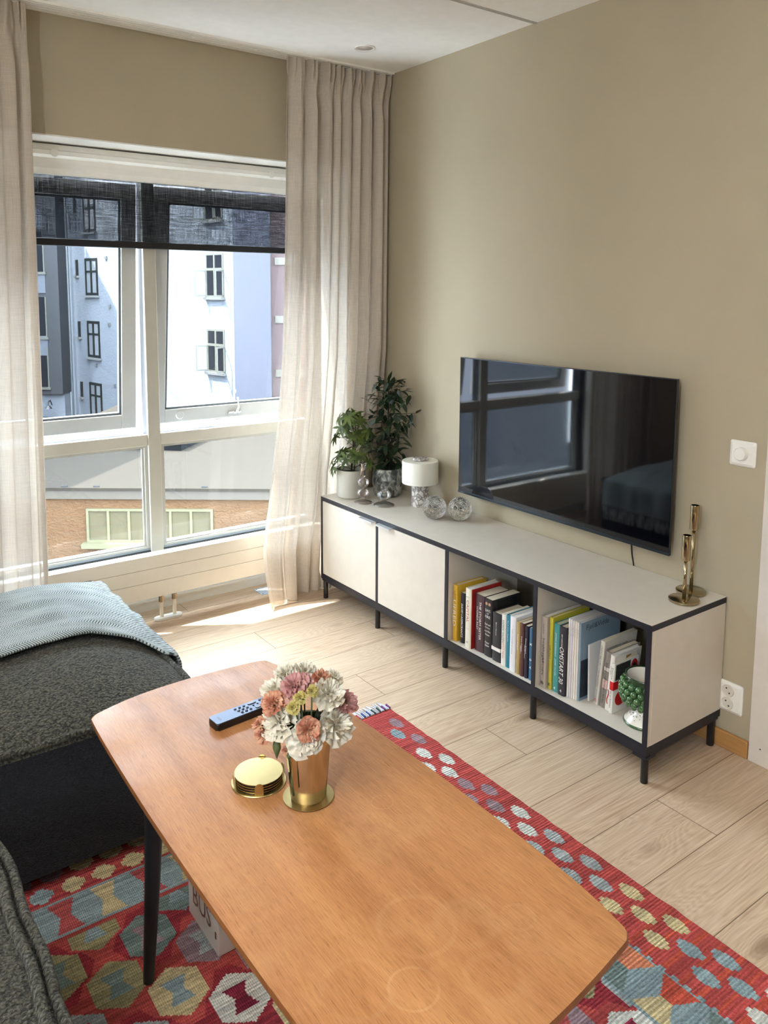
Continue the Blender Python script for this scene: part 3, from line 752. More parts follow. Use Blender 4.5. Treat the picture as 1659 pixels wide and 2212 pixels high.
book('slim white paperback ANDREW WALDEN with bold black and red title', -.373, -1.2945, .022, .193, .135, rgb(232, 229, 220), [('ANDREW WALDEN', .68, .085, .009, TK), ('JAVLA MENN', .30, .060, .009, TR)], group=G3, hard=False)
book('teal blue hardback next to the slim white paperback', -.372, -1.3175, .021, .198, .140, rgb(34, 120, 140), [('Alex B. Larsen | Biografien', .70, .08, .005, TW)], group=G3)
book('white spined hardback with a faint grey title', -.380, -1.3470, .028, .204, .145, rgb(224, 224, 228), [('DEN STORE BOKEN', .55, .09, .004, TG)], group=G3, pages=PAGEW)
book('gold tan paperback, one of three matching slim ones', -.379, -1.3735, .0155, .194, .13, rgb(176, 150, 96), [('Diana Kingsol', .62, .055, .006, TW), ('Valget', .35, .03, .004, TG, .003)], group=G3, hard=False)
book('brown paperback, one of three matching slim ones', -.379, -1.3925, .0155, .195, .13, rgb(84, 50, 46), [('Diana Kingsol', .62, .055, .006, TW), ('Reisen', .50, .03, .004, TW, .004)], group=G3, hard=False)
book('navy paperback, one of three matching slim ones', -.377, -1.4110, .0150, .191, .13, rgb(34, 30, 48), [('Diana Kingsol', .62, .055, .006, TW), ('Den som venter', .50, .05, .004, TW, .004)], group=G3, hard=False)
book('blue patterned book squeezed against the divider at the right', -.375, -1.4330, .021, .189, .13, rgb(46, 96, 128), [('x', .7, .01, .01, TW), ('o', .4, .008, .01, TW), ('v', .25, .01, .008, TW)], group=G3, hard=False)

book('tall grey cookbook healthygirl KITCHEN at the divider', -.378, -1.4930, .024, .254, .195, rgb(176, 166, 156), [('healthygirl', .53, .085, .013, TK), ('KITCHEN', .30, .062, .009, TK, 0, .2), ('Danielle Brown', .83, .035, .005, TK), ('B', .07, .012, .01, TK, 0, 0, 1)], group=G4, pages=PAGEW)
book('tall yellow green cookbook with black marks', -.368, -1.5150, .0145, .256, .19, rgb(196, 186, 62), [('GRONT', .52, .05, .008, TY), ('av hjertet', .33, .04, .004, TY), ('g', .07, .010, .010, TK, 0, 0, 1)], group=G4)
book('turquoise cookbook JAMIES SUPERMAT', -.367, -1.5385, .024, .241, .19, rgb(72, 148, 144), [('JAMIES SUPERMAT', .70, .085, .006, TW, 0, .2), ('JAMIE OLIVER', .37, .060, .006, TW, 0, .2), ('4', .06, .008, .01, TW, 0, 0, 1)], group=G4)
book('dark cookbook OMSTART 30 with big white letters', -.369, -1.5675, .030, .241, .19, rgb(48, 46, 54), [('OMSTART 30', .44, .128, .018, TW, 0, .15), ('BERIT NORDSTRAND', .80, .045, .005, TW), ('4', .07, .008, .01, TW, 0, 0, 1)], group=G4)
for i in range(6):
    cw = [rgb(226, 222, 214), rgb(214, 210, 220), rgb(222, 214, 206), rgb(226, 222, 212), rgb(216, 208, 200), rgb(128, 150, 166)][i]
    lab = ['white magazine spine touching the dark cookbook', 'second white magazine from the dark cookbook', 'third white magazine in the row of thin spines', 'fourth white magazine in the row of thin spines', 'fifth white magazine, just left of the blue covered one', 'blue covered magazine Fjell og Vidde at the end of the magazines'][i]
    y_ = -1.5880-.0078*i
    r, c = book(lab, -.360+i*.0018, y_, .0068, .276-.001*i, .205, cw, [('Fjell & Vidde', .85, .03, .003, TG)] if i < 5 else [], group='thin magazines standing on the shelf', hard=False, spine_round=.001, kind='magazine', pages=PAGEW)
    if i == 5:
        text('Fjell&Vidde', mat('ink_darkblue', rgb(38, 48, 60), .5), r, (.085, -.0036, .247), (1, 0, 0), (0, 0, 1), .115, .024, 'title')
        obj('cover_picture', bx(.004, .12, -.0038, -.0035, .01, .14), mat('cover_photo', rgb(34, 44, 54), .5, var=.6, vscale=40), r, local=True)
# spine plate white strips are the covers themselves
book('thin white booklet standing loose after the magazines', -.322, -1.6460, .006, .193, .16, rgb(220, 220, 220), [], group=G4, hard=False, spine_round=.001, lean=-.03)
r, c = book('leaning white spined textbook LOGISTICS AND SUPPLY CHAIN MANAGEMENT', -.322, -1.6745, .0165, .228, .17, rgb(206, 200, 190), [('LOGISTICS AND SUPPLY CHAIN MANAGEMENT', .60, .150, .007, TK), ('CHRISTOPHER', .18, .036, .006, mat('ink_blue', rgb(70, 100, 120), .5)), ('m', .07, .009, .012, TR, 0, 0, 1)], group=G4, lean=-.085+.0, hard=False)
r.rotation_euler[0] = .10
text('LOGISTICS AND', TK, r, (.070, -.0085, .195), (1, 0, 0), (0, 0, 1), .105, .012, 'title')
r, c = book('leaning grey hardback Dyrene i Afrika', -.318, -1.6990, .0225, .197, .15, rgb(132, 124, 116), [('Dyrene i Afrika', .30, .088, .008, TK), ('Erlend Loe', .66, .055, .008, TK)], group=G4, lean=.10)
obj('blot', bx(-.0006, .003, -.010, .009, .068, .098), bookmat('print_pink', rgb(206, 170, 160)), r, local=True)
obj('blot', bx(-.0006, .003, -.010, .009, .130, .142), bookmat('print_pale', rgb(206, 196, 186)), r, local=True)
r, c = book('leaning white book with dark case edges and little figures', -.322, -1.7205, .017, .194, .14, rgb(226, 222, 212), [('Dreper', .72, .03, .007, TG), ('~', .25, .05, .008, TR)], group=G4, lean=.09, pages=PAGEW)
obj('figure', bx(.06, .085, -.0092, -.0088, .165, .182), bookmat('print_ochre', rgb(170, 120, 60)), r, local=True)
r, c = book('white paperback by Erlend Loe with red lips on its cover', -.328, -1.7385, .013, .170, .125, rgb(232, 228, 220), [('Erlend Loe', .80, .040, .007, TK), ('Tatt av kvinnen', .30, .065, .007, TK)], group=G4, lean=.04, hard=False, bands=[])
obj('red_band', bx(-.0006, .055, -.0070, .0068, .080, .108), bookmat('print_red', rgb(196, 24, 30)), r, local=True)
obj('dark_picture', bx(.008, .082, -.0072, -.0068, .112, .165), mat('net_print', rgb(60, 58, 56), .5, var=.9, vscale=160), r, local=True)
bm = BM(); lathe(bm, [(0, 0), (.020, 0), (.020, .0006), (0, .0006)], (.103, -.0072, .138), 20, axis='Y'); bmesh.ops.scale(bm, vec=(.9, 1, 1.25), verts=bm.verts, space=Matrix.Translation((-.103, 0, -.138)))
lp = obj('lips', bm, bookmat('print_lips', rgb(186, 30, 32), .3), r, local=True)
bm = BM(); lathe(bm, [(0, 0), (.009, 0), (.009, .0006), (0, .0006)], (.101, -.0080, .142), 16, axis='Y')
obj('mouth', bm, TK, lp, local=True)
bm = BM(); lathe(bm, [(0, 0), (.026, 0), (.026, .0006), (0, .0006)], (.04, -.0072, .045), 20, axis='Y')
obj('lips', bm, bookmat('print_lips', rgb(186, 30, 32), .3), r, local=True)
text('Erlend Loe', TR, r, (.055, -.0076, .106), (1, 0, 0), (0, 0, 1), .07, .009, 'title')
bm = BM()
for q in range(3):
    a = [bm.verts.new(v) for v in ((.01, -.002-q*.001, .16), (.118, -.002-q*.001, .18+q*.004), (.118, -.003-q*.001, .15), (.01, -.003-q*.001, .14))]
    bm.faces.new(a)
obj('loose_pages', bm, PAGE, r, local=True)

# ------------------------------------------------------------------ green pinecone vase, glass vases
pv_ = thing('pinecone_vase', 'green glazed pinecone vase on a white painted foot', 'vase', (-0.285, -1.835, 0.1262))
c = (-0.285, -1.835, 0.1262)
obj('foot', lath([(0.058, 0.0), (0.060, .004), (0.057, .012), (0.048, .018), (0.046, .024), (0.034, .030), (0.026, .042), (0.026, .055), (0.04, .060)], c, 40), mat('foot_glaze', rgb(226, 220, 206), 0.2, coat=.5), pv_, smooth=True, angle=50)
obj('foot_rim', lath([(0.0595, 0.0), (0.0615, .004), (0.0590, .009), (0.0575, .009)], c, 40, cap=False), mat('rim_green', rgb(70, 92, 62), 0.2, coat=.5), pv_, smooth=True)
bm = BM()
rv = random.Random(3)
for k in range(60):
    a = rv.uniform(0, 2*PI); rr = rv.uniform(.030, .046); zz = .042-(rr-.026)*.9
    lathe(bm, [(0, 0), (.0028, 0), (.0018, .0012), (0, .0014)], (c[0]+rr*math.cos(a), c[1]+rr*math.sin(a), c[2]+zz-.004), 6)
obj('foot_painting', bm, mat('paint_dark', rgb(60, 56, 44), 0.4), pv_)
obj('bowl', lath([(0.028, .055), (0.052, .062), (0.068, .085), (0.070, .11), (0.064, .135), (0.058, .150), (0.062, .157), (0.060, .160), (0.055, .158), (0.053, .148), (0.058, .13), (0.06, .10), (0.04, .075), (0, .07)], c, 48), [mat('green_glaze', rgb(40, 66, 38), 0.12, coat=.6)], pv_, smooth=True)
obj('bowl_lining', lath([(0.0545, .1575), (0.0500, .150), (0.0500, .13), (0.0500, .10), (0.037, .0795), (0, .0745)], c, 40, cap=False), mat('lining_white', rgb(214, 208, 196), 0.25, coat=.4), pv_, smooth=True)
bm = BM()
cone = mat('cone_glaze', rgb(66, 104, 58), 0.12, var=.35, vscale=60, coat=.7)
for rowi, (rr, zz, n) in enumerate(((.050, .064, 14), (.064, .080, 18), (.071, .098, 20), (.071, .116, 20), (.066, .133, 18))):
    for k in range(n):
        a = 2*PI*(k+.5*(rowi % 2))/n
        mm = Matrix.Translation((c[0]+rr*math.cos(a), c[1]+rr*math.sin(a), c[2]+zz)) @ Matrix.Diagonal((.0105, .0105, .0105, 1))
        bmesh.ops.create_uvsphere(bm, u_segments=12, v_segments=8, radius=1, matrix=mm)
obj('cones', bm, cone, pv_, smooth=True)
def tulipglass(label, x, y, s=1.0, h=.26):
    t = thing('glass_vase', label, 'vase', (x, y, .1262), group='clear glasses behind the green vase')
    obj('bowl', lath([(0.030*s, 0), (0.032*s, .004), (0.008*s, .01), (0.006*s, .03), (0.010*s, .05), (0.018*s, h*.5), (0.034*s, h*.85), (0.031*s, h), (0.0295*s, h), (0.032*s, h*.85), (0.0165*s, h*.5), (0.004*s, .055)], (x, y, .1262), 36, cap=False), M['cleargl'], t, smooth=True)
tulipglass('tall clear glass vase in the dark corner behind the green vase', -.085, -1.790, 1.0, .27)
tulipglass('shorter clear glass vase beside the taller one in the compartment corner', -.145, -1.868, .9, .22)

# ------------------------------------------------------------------ things on the console
def leaf(bm, base, d, up, L, Wd, curl=0.15, seg=6, fold=0.12):
    d = d.normalized(); side = d.cross(up)
    if side.length < 1e-3: side = d.cross(Vector((1, 0, 0)))
    side.normalize(); nrm = side.cross(d)
    prev = None
    for i in range(seg+1):
        s = i/seg
        wd = Wd*math.sin(PI*min(1, s**0.8*0.98+0.02))*0.5*(1.0 if s < .85 else 1.0)
        p = base + d*(L*s) + nrm*(-curl*L*s*s)
        q = [p-side*wd+nrm*(fold*wd), p, p+side*wd+nrm*(fold*wd)]
        vs = [bm.verts.new(v) for v in q]
        if prev:
            bm.faces.new((prev[0], prev[1], vs[1], vs[0])); bm.faces.new((prev[1], prev[2], vs[2], vs[1]))
        prev = vs
def leafmat(name, a, b_):
    mt, nt, b = newmat(name)
    n = N(nt, 'ShaderNodeTexNoise', {'Vector': coords(nt), 'Scale': 25, 'Detail': 3})
    f = N(nt, 'ShaderNodeMapRange', {0: n.outputs[0], 1: .4, 2: .62, 3: 0.0, 4: 1.0}).outputs[0]
    nt.links.new(MIX(nt, f, a, b_), b.inputs['Base Color'])
    b.inputs['Roughness'].default_value = 0.38
    b.inputs['Transmission Weight'].default_value = 0.0
    out = nt.nodes['Material Output']
    t = N(nt, 'ShaderNodeBsdfTranslucent', {0: tuple(min(1, q*1.6) for q in b_[:3])+(1,)})
    mx = N(nt, 'ShaderNodeMixShader', {0: .22, 1: b.outputs[0], 2: t.outputs[0]})
    nt.links.new(mx.outputs[0], out.inputs[0])
    return mt
# schefflera in pale pot
p1 = Vector((-0.292, -0.178, ZT+.0004))
t = thing('potted_schefflera', 'small umbrella plant in a smooth pale grey pot', 'plant', p1)
obj('pot', lath([(0.0, 0), (0.055, 0), (0.064, .008), (0.067, .03), (0.067, .134), (0.0655, .136), (0.061, .134), (0.060, .115), (0, .113)], p1, 48), mat('pot_stoneware', rgb(190, 187, 174), 0.5, bump=.15, bscale=300), t, smooth=True, angle=40)
soil = mat('potting_soil', rgb(44, 34, 26), 0.95, var=.5, vscale=120, bump=1, bscale=150)
obj('soil', lath([(0.0595, .116), (0.03, .120), (0, .121)], p1, 24, cap=False), soil, t)
rv = random.Random(12)
stemm = mat('stem_brown', rgb(56, 52, 34), 0.7)
bm = BM(); lf = BM()
tube(bm, [p1+Vector((.004, 0, .115)), p1+Vector((.010, -.004, .25)), p1+Vector((.012, -.004, .39))], 0.0042, 8, .002)
tube(bm, [p1+Vector((.016, -.008, .115)), p1+Vector((.018, -.010, .28)), p1+Vector((.016, -.01, .40))], 0.003, 8)
for k in range(38):
    hz = rv.uniform(.15, .40); a = k*2.4+rv.uniform(-.3, .3)
    rr = rv.uniform(.045, .115)*(1.0 if hz < .36 else .75)
    b0 = p1+Vector((.010, -.004, max(.13, hz-.03)))
    e = b0+Vector((rr*math.cos(a), rr*.85*math.sin(a), rv.uniform(.0, .05)))
    if e.x < -0.40: e.x = -0.40
    e.y = min(e.y, -0.06)
    tube(bm, [b0, (b0+e)/2+Vector((0, 0, .012)), e], .0012, 5)
    ax = Vector((math.cos(a), math.sin(a), .6)).normalized()
    n = rv.randint(6, 8)
    s1 = ax.cross(Vector((0, 0, 1))).normalized(); s2 = ax.cross(s1)
    for q in range(n):
        b2 = 2*PI*q/n+rv.uniform(-.2, .2)
        dd = (s1*math.cos(b2)+s2*math.sin(b2))*1.0+ax*.25+Vector((0, 0, -.35))
        leaf(lf, e, dd, ax, rv.uniform(.036, .060), rv.uniform(.013, .017), .25)
obj('stem', bm, stemm, t, smooth=True)
obj('foliage', lf, leafmat('schefflera_leaf', rgb(50, 66, 32), rgb(96, 112, 52)), t, smooth=True)
# weeping fig in textured dark pot
p2 = Vector((-0.128, -0.252, ZT+.0004))
t = thing('potted_fig', 'tall dark leaved fig plant in a leaf patterned grey pot', 'plant', p2)
bm = BM()
prof = [(0.0, 0), (0.052, 0), (0.062, .006), (0.071, .035), (0.074, .07), (0.072, .105), (0.066, .134), (0.060, .136), (0.060, .115), (0, .112)]
rings = lathe(bm, prof[:0] or [(0.0, 0), (0.052, 0)]+[(0.0605+.0135*math.sin(PI*(i/26)*0.85+.15), .005+.127*i/26) for i in range(27)]+[(0.060, .134), (0.059, .112), (0, .110)], p2, 110)
for v in bm.verts:
    d = Vector((v.co.x-p2.x, v.co.y-p2.y)); z = v.co.z-p2.z
    if d.length > .057 and .008 < z < .128:
        a = math.atan2(d.y, d.x)/(2*PI)*9
        k = abs((a % 1)-.5)*2
        h = math.sin((z*130)-(k*3.2))
        dn = 0.0022*h*(0.4+.6*abs(math.sin(PI*(a % 1))))
        d2 = d.normalized()*(d.length+dn); v.co.x = p2.x+d2.x; v.co.y = p2.y+d2.y
finish(bm)
mt, nt, b = newmat('aged_silver_glaze')
nn = N(nt, 'ShaderNodeTexNoise', {'Vector': coords(nt, (1, 1, .5)), 'Scale': 38, 'Detail': 6, 'Roughness': .7, 'Distortion': .6})
f = N(nt, 'ShaderNodeMapRange', {0: nn.outputs[0], 1: .44, 2: .60, 3: 0.0, 4: 1.0}).outputs[0]
nt.links.new(MIX(nt, f, rgb(66, 70, 68), rgb(176, 176, 168)), b.inputs['Base Color']); b.inputs['Roughness'].default_value = .35; b.inputs['Metallic'].default_value = .15
obj('pot', bm, mt, t, smooth=True, angle=60)
obj('soil', lath([(0.0585, .113), (0.03, .118), (0, .119)], p2, 24, cap=False), soil, t)
rv = random.Random(41)
bm = BM(); lf = BM()
tube(bm, [p2+Vector((0, 0, .112)), p2+Vector((.002, 0, .55))], .0032, 8)
tube(bm, [p2+Vector((.012, -.006, .112)), p2+Vector((.006, -.002, .3)), p2+Vector((.0, .0, .57))], .003, 8, .001)
for k in range(64):
    hz = .15+.42*((k+.5)/64)**1.15; a = k*2.4+rv.uniform(-.4, .4)
    rmax = .125*math.sin(PI*min(1, (hz-.10)/.56))**.8+.015
    rr = rmax*rv.uniform(.45, 1.0)
    b0 = p2+Vector((.004, -.002, max(.13, hz-.03)))
    ex = Vector((rr*math.cos(a), rr*math.sin(a), rv.uniform(.01, .07)))
    e = b0+ex; e.x = min(e.x, -.018); e.y = min(e.y, -.10)
    mid = (b0+e)/2+Vector((0, 0, .015)); tube(bm, [b0, mid, e], .0010, 5)
    nl = rv.randint(3, 5)
    for q in range(nl):
        s = (q+1)/nl; pp = b0.lerp(e, s)+Vector((0, 0, .012*math.sin(PI*s)))
        dd = ex.normalized()*.6+Vector((rv.uniform(-.8, .8), rv.uniform(-.8, .8), rv.uniform(-1.1, .25)))
        if pp.x > -.06: dd.x = -abs(dd.x)
        leaf(lf, pp, dd, Vector((rv.uniform(-.3, .3), rv.uniform(-.3, .3), 1)), rv.uniform(.042, .070), rv.uniform(.020, .030), rv.uniform(.05, .35))
for a in (0.4, 2.6, 4.5): leaf(lf, p2+Vector((0, 0, .55)), Vector((math.cos(a)*.5, math.sin(a)*.5, .8)), Vector((0, 0, 1)), .06, .018, .1)
for v in lf.verts: v.co.x = min(v.co.x, -.006)
obj('stem', bm, mat('stem_dark', rgb(40, 38, 30), .7), t, smooth=True)
obj('foliage', lf, leafmat('fig_leaf', rgb(26, 40, 26), rgb(48, 66, 40)), t, smooth=True)
# glass candle holders
g1 = Vector((-0.305, -0.300, ZT+.0004))
t = thing('glass_candle_holder', 'tall rose tinted twisted glass candle holder with two bulbs', 'candle holder', g1)
def bulb(z0, z1, r, n=14): return [(max(.0085, r*math.sin(PI*i/n)), (z0+z1)/2-(z1-z0)/2*math.cos(PI*i/n)) for i in range(n+1)]
obj('holder', lath([(.040, 0), (.040, .003), (.030, .007), (.012, .012), (.009, .020)]+bulb(.020, .070, .0265)[1:]+bulb(.070, .120, .0265)[1:]+[(.012, .125), (.013, .180), (.017, .183), (.017, .186), (.0115, .185), (.011, .130)], g1, 48, cap=False, swirl=22, flute=.035, nfl=16), M['rosegl'], t, smooth=True)
g2 = Vector((-0.255, -0.395, ZT+.0004))
t = thing('glass_candle_holder', 'low smoke grey ribbed glass candle holder with one bulb', 'candle holder', g2)
obj('holder', lath([(.047, 0), (.047, .003), (.034, .009), (.014, .016), (.010, .022)]+bulb(.022, .074, .030)[1:]+[(.015, .078), (.0165, .108), (.015, .108), (.013, .080)], g2, 48, cap=False, swirl=9, flute=.05, nfl=16), M['greygl'], t, smooth=True)
# lamp
l0 = Vector((-0.122, -0.492, ZT+.0004))
t = thing('table_lamp', 'small lamp with white drum shade on a marble cylinder', 'lamp', l0)
mt, nt, b = newmat('white_marble')
g = coords(nt)
n1 = N(nt, 'ShaderNodeTexNoise', {'Vector': g, 'Scale': 30, 'Detail': 5})
dv = N(nt, 'ShaderNodeVectorMath', {0: g, 1: N(nt, 'ShaderNodeVectorMath', {0: n1.outputs['Color'], 1: (.05, .05, .05)}, operation='MULTIPLY').outputs[0]}, operation='ADD').outputs[0]
vo = N(nt, 'ShaderNodeTexVoronoi', {'Vector': dv, 'Scale': 46}, feature='DISTANCE_TO_EDGE')
f = N(nt, 'ShaderNodeMapRange', {0: vo.outputs[0], 1: 0.0, 2: .22, 3: .85, 4: 0.0}).outputs[0]
n3 = N(nt, 'ShaderNodeTexNoise', {'Vector': g, 'Scale': 16, 'Detail': 4})
f2 = N(nt, 'ShaderNodeMapRange', {0: n3.outputs[0], 1: .5, 2: .62, 3: 0.0, 4: .6}).outputs[0]
cm = MIX(nt, f, rgb(216, 210, 206), rgb(92, 82, 80)); cm = MIX(nt, f2, cm, rgb(134, 118, 114))
nt.links.new(cm, b.inputs['Base Color']); b.inputs['Roughness'].default_value = .25
obj('base', lath([(0, 0), (.0375, 0), (.0385, .002), (.0385, .118), (0, .118)], l0, 48), mt, t, smooth=True, angle=40)
obj('lamp_shade', lath([(.080, .108), (.083, .108), (.083, .205), (.081, .210), (.0, .212), (.0, .210), (.0795, .206), (.080, .110)], l0, 64, cap=False), mat('shade_white', rgb(226, 224, 212), .5), t, smooth=True, angle=40)
obj('finial', lath([(0, .2125), (.036, .2125), (.037, .216), (.036, .221), (.030, .223), (0, .223)], l0, 40), mt, t, smooth=True, angle=40)
# crackled glass balls
for lab, q in (('crackled clear glass ball beside the marble lamp', (-.200, -.690)), ('crackled clear glass ball standing nearer the television', (-.125, -.770))):
    t = thing('glass_ball', lab, 'ornament', (q[0], q[1], ZT+.0004), group='crackled glass balls')
    bm = BM(); bmesh.ops.create_icosphere(bm, subdivisions=5, radius=.0515, matrix=Matrix.Translation((q[0], q[1], ZT+.0480)))
    for v in bm.verts:
        d = v.co-Vector((q[0], q[1], ZT+.048)); n = noise.noise(d*60)*.0009+noise.noise(d*140)*.0005
        v.co += d.normalized()*n; v.co.z = max(v.co.z, ZT+.0006)
    obj('ball', bm, M['crackle'], t, smooth=True)
    bm = BM(); bmesh.ops.create_icosphere(bm, subdivisions=4, radius=.020, matrix=Matrix.Translation((q[0], q[1], ZT+.066)))
    obj('tealight_hollow', bm, M['cleargl'], t, smooth=True)
# metal candlesticks
def stick(label, x, y, h, br=.047):
    t = thing('metal_candlestick', label, 'candlestick', (x, y, ZT+.0004), group='polished metal candlesticks at the console end')
    c_ = (x, y, ZT+.0004)
    obj('base', lath([(0, 0), (br, 0), (br+.0005, .001), (br+.0005, .008), (br-.001, .009), (0, .009)], c_, 56), M['nickel'], t, smooth=True, angle=40)
    obj('stem', lath([(.0058, .0091), (.0058, h-.081)], c_, 20), M['nickel'], t, smooth=True)
    obj('cup', lath([(0, h-.0809), (.013, h-.0809), (.014, h-.078), (.014, h-.002), (.0135, h), (.012, h), (.0118, h-.02), (0, h-.021)], c_, 32), M['nickel'], t, smooth=True, angle=40)
stick('shorter gold toned metal candlestick at the console front', -.152, -1.872, .215)
stick('taller gold toned metal candlestick standing nearer the wall', -.068, -1.842, .292)

# ------------------------------------------------------------------ rug
RXr, RXc, RY0, RYl = -0.755, -1.60, -1.125, -3.35
PAL = {'red': (176, 76, 72), 'dred': (146, 52, 60), 'orange': (190, 84, 66), 'blue': (138, 156, 160), 'teal': (112, 128, 124), 'cream': (196, 180, 138), 'white': (204, 204, 196), 'mauve': (150, 126, 132), 'grey': (160, 166, 166), 'pink': (176, 84, 84), 'maroon': (126, 44, 62), 'salmon': (204, 128, 96), 'olive': (148, 140, 104)}
c1s = [-1.213, -1.335, -1.477, -1.673]+[-1.800-.1262*i for i in range(14)]
c2s = [-1.271, -1.409, -1.535, -1.611]+[-1.738-.1258*i for i in range(14)]
def starcol(y):
    for lim, n in ((-1.235, 'mauve'), (-1.30, 'blue'), (-1.35, 'mauve'), (-1.57, 'white'), (-1.77, 'mauve'), (-1.90, 'white'), (-1.96, 'grey'), (-2.14, 'grey'), (-2.33, 'cream'), (-2.53, 'blue'), (-2.75, 'white'), (-2.95, 'mauve'), (-3.2, 'blue')):
        if y > lim: return n
    return 'cream'
def star(dx, dy, ax, ay):
    dx, dy = abs(dx)/ax, abs(dy)/ay
    return dx < 1 and dy < 1 and ((dx < .42) or (dy < .40) or (dx < .74 and dy < .72))
def h2(i, j): return random.Random(i*7919+j*104729+5).random()
def rugcol(x, y):
    xx = x if x > RXc else 2*RXc-x       # mirror about the rug centre
    e = RXr-xx; ey = RY0-y
    q = math.floor(y/.016)
    step = .010 if q % 2 else 0
    # end border
    if ey < .255 and e >= .168:
        if ey < .025: return 'red'
        for r_, (yy, off) in enumerate(((-1.215, 0), (-1.28, .0375), (-1.346, 0))):
            k = round((x+1.906-off)/.075); xs = -1.906+off+k*.075
            if star(x-xs, y-yy, .0285, .0275): return ['cream', 'cream', 'blue', 'mauve'][int(h2(k//3, r_)*3.99)] if x < -1.55 else 'blue'
        return 'red' if (int(y*110) % 5) else 'dred'
    if e < .168+step:
        for xs, ysl in ((.041, c1s), (.079, c2s), (.117, c1s[2:])):
            for yy in ysl:
                if abs(y-yy) < .04 and star(e-xs, y-yy, .0195, .0335):
                    return starcol(yy)
        return 'red' if (y < -2.25 and int(y*90) % 4 == 0) is False else 'orange'
    # band of hourglass figures
    inner_e = e-.168; inner_y = ey-.255
    if inner_y < .125:
        k = math.floor((x+3)/.10); fx = ((x+3)/.10-k-.5)*.10; fyv = inner_y-.0625
        if abs(fx) < .012+.35*abs(fyv) and abs(fyv) < .052: return ['pink', 'cream', 'pink', 'cream', 'teal'][k % 5]
        return 'blue'
    if inner_y < .137: return 'red'
    if inner_e < .135:
        k = math.floor((y+5)/.11); fy_ = ((y+5)/.11-k-.5)*.11; fxv = inner_e-.07
        if abs(fxv) < .056 and abs(fy_) < .014+.55*abs(fxv): return ['cream', 'orange', 'cream', 'salmon', 'teal'][(k*2+int(fxv > 0)) % 5]
        return 'blue' if h2(k, 3) > .3 else 'grey'
    # lattice of hexagons
    best = None
    for i in range(math.floor((x+1.812)/.10)-1, math.floor((x+1.812)/.10)+3):
        cx = -1.812+.10*i; off = -.0915 if i % 2 else 0
        j = round((y+1.61-off)/.183); cy = -1.61+off+j*.183
        dx, dy = abs(x-cx)/.070, abs(y-cy)/.078
        v = max(dx*1.02, .50*dx+.88*dy)
        if best is None or v < best[0]: best = (v, i, j, x-cx, y-cy)
    v, i, j, dx, dy = best
    if v > .80: return ['red', 'dred'][1 if h2(i, j+9) > .6 else 0]
    base = {(0, 0): 'teal', (0, -1): 'cream', (1, 0): 'mauve', (1, -1): 'white', (-1, 0): 'olive', (0, -2): 'white'}.get((i, j), ['teal', 'cream', 'mauve', 'white', 'grey', 'olive'][int(h2(i, j)*5.99)])
    inn = {(0, 0): 'mauve', (0, -1): 'blue', (1, 0): 'grey', (1, -1): 'maroon'}.get((i, j), ['pink', 'blue', 'maroon', 'teal'][int(h2(i+50, j)*3.99)])
    if abs(dx) < .012+.45*abs(dy) and abs(dy) < .034: return inn
    return base
cell = 0.0042
nx = int((2*(RXr-RXc))/cell); ny = int((RY0-RYl)/cell)
rg = thing('kilim_rug', 'red woven kilim rug with pale star border under the coffee table', 'rug', (RXc, (RY0+RYl)/2, 0.0))
verts = []; faces = []; cols = []
x0r = RXc-(RXr-RXc)
rr_ = random.Random(99)
org = WLOC['kilim_rug']
edgej = [0.002*noise.noise(Vector((0, j*.09, 0)))*2 for j in range(ny+1)]
for j in range(ny+1):
    yy = RY0-cell*j
    for i in range(nx+1):
        xx = x0r+cell*i
        jx = edgej[j] if i == nx else 0
        verts.append((xx+jx-org.x, yy-org.y, .0052+.0010*noise.noise(Vector((xx*14, yy*14, 0)))))
for j in range(ny):
    yy = RY0-cell*(j+.5)
    jit = .9+.2*rr_.random()
    for i in range(nx):
        xx = x0r+cell*(i+.5)
        if yy < -3.0 and xx < -1.9 and False: continue
        a = j*(nx+1)+i
        faces.append((a, a+nx+1, a+nx+2, a+1))
        cN = PAL[rugcol(xx, yy)]
        k = jit*(.93+.14*rr_.random())*(1.0+.14*noise.noise(Vector((xx*5, yy*34, 3))))
        cols.append((lin(min(255, cN[0]*k)), lin(min(255, cN[1]*k)), lin(min(255, cN[2]*k)), 1))
me = bpy.data.meshes.new('weave'); me.from_pydata(verts, [], faces)
ca = me.color_attributes.new('weave', 'FLOAT_COLOR', 'CORNER')
buf = []
for c_ in cols: buf.extend(c_*4)
ca.data.foreach_set('color', buf)
mt, nt, b = newmat('kilim_wool')
at = N(nt, 'ShaderNodeAttribute', attribute_name='weave')
sp = N(nt, 'ShaderNodeSeparateXYZ', {0: coords(nt)})
rib = MA(nt, 'SINE', MA(nt, 'ADD', MA(nt, 'MULTIPLY', sp.outputs[1], 2*PI/.0085), MA(nt, 'MULTIPLY', N(nt, 'ShaderNodeTexNoise', {'Vector': coords(nt, (9, 40, 1)), 'Scale': 1, 'Detail': 3}).outputs[0], 9.0)))
knt = MA(nt, 'SINE', MA(nt, 'MULTIPLY', sp.outputs[0], 2*PI/.0045))
rr2 = MA(nt, 'ADD', MA(nt, 'MULTIPLY', rib, .5), MA(nt, 'MULTIPLY', knt, .2))
dk = N(nt, 'ShaderNodeMapRange', {0: rr2, 1: -.65, 2: .1, 3: .42, 4: 0.0}).outputs[0]
nt.links.new(MIX(nt, dk, at.outputs[0], MIX(nt, .62, at.outputs[0], (0.01, 0.005, 0.005, 1))), b.inputs['Base Color'])
b.inputs['Roughness'].default_value = .95; b.inputs['Specular IOR Level'].default_value = .1
nt.links.new(N(nt, 'ShaderNodeBump', {'Strength': .8, 'Distance': .002, 'Height': rr2}).outputs[0], b.inputs['Normal'])
obj('weave', me, mt, rg)
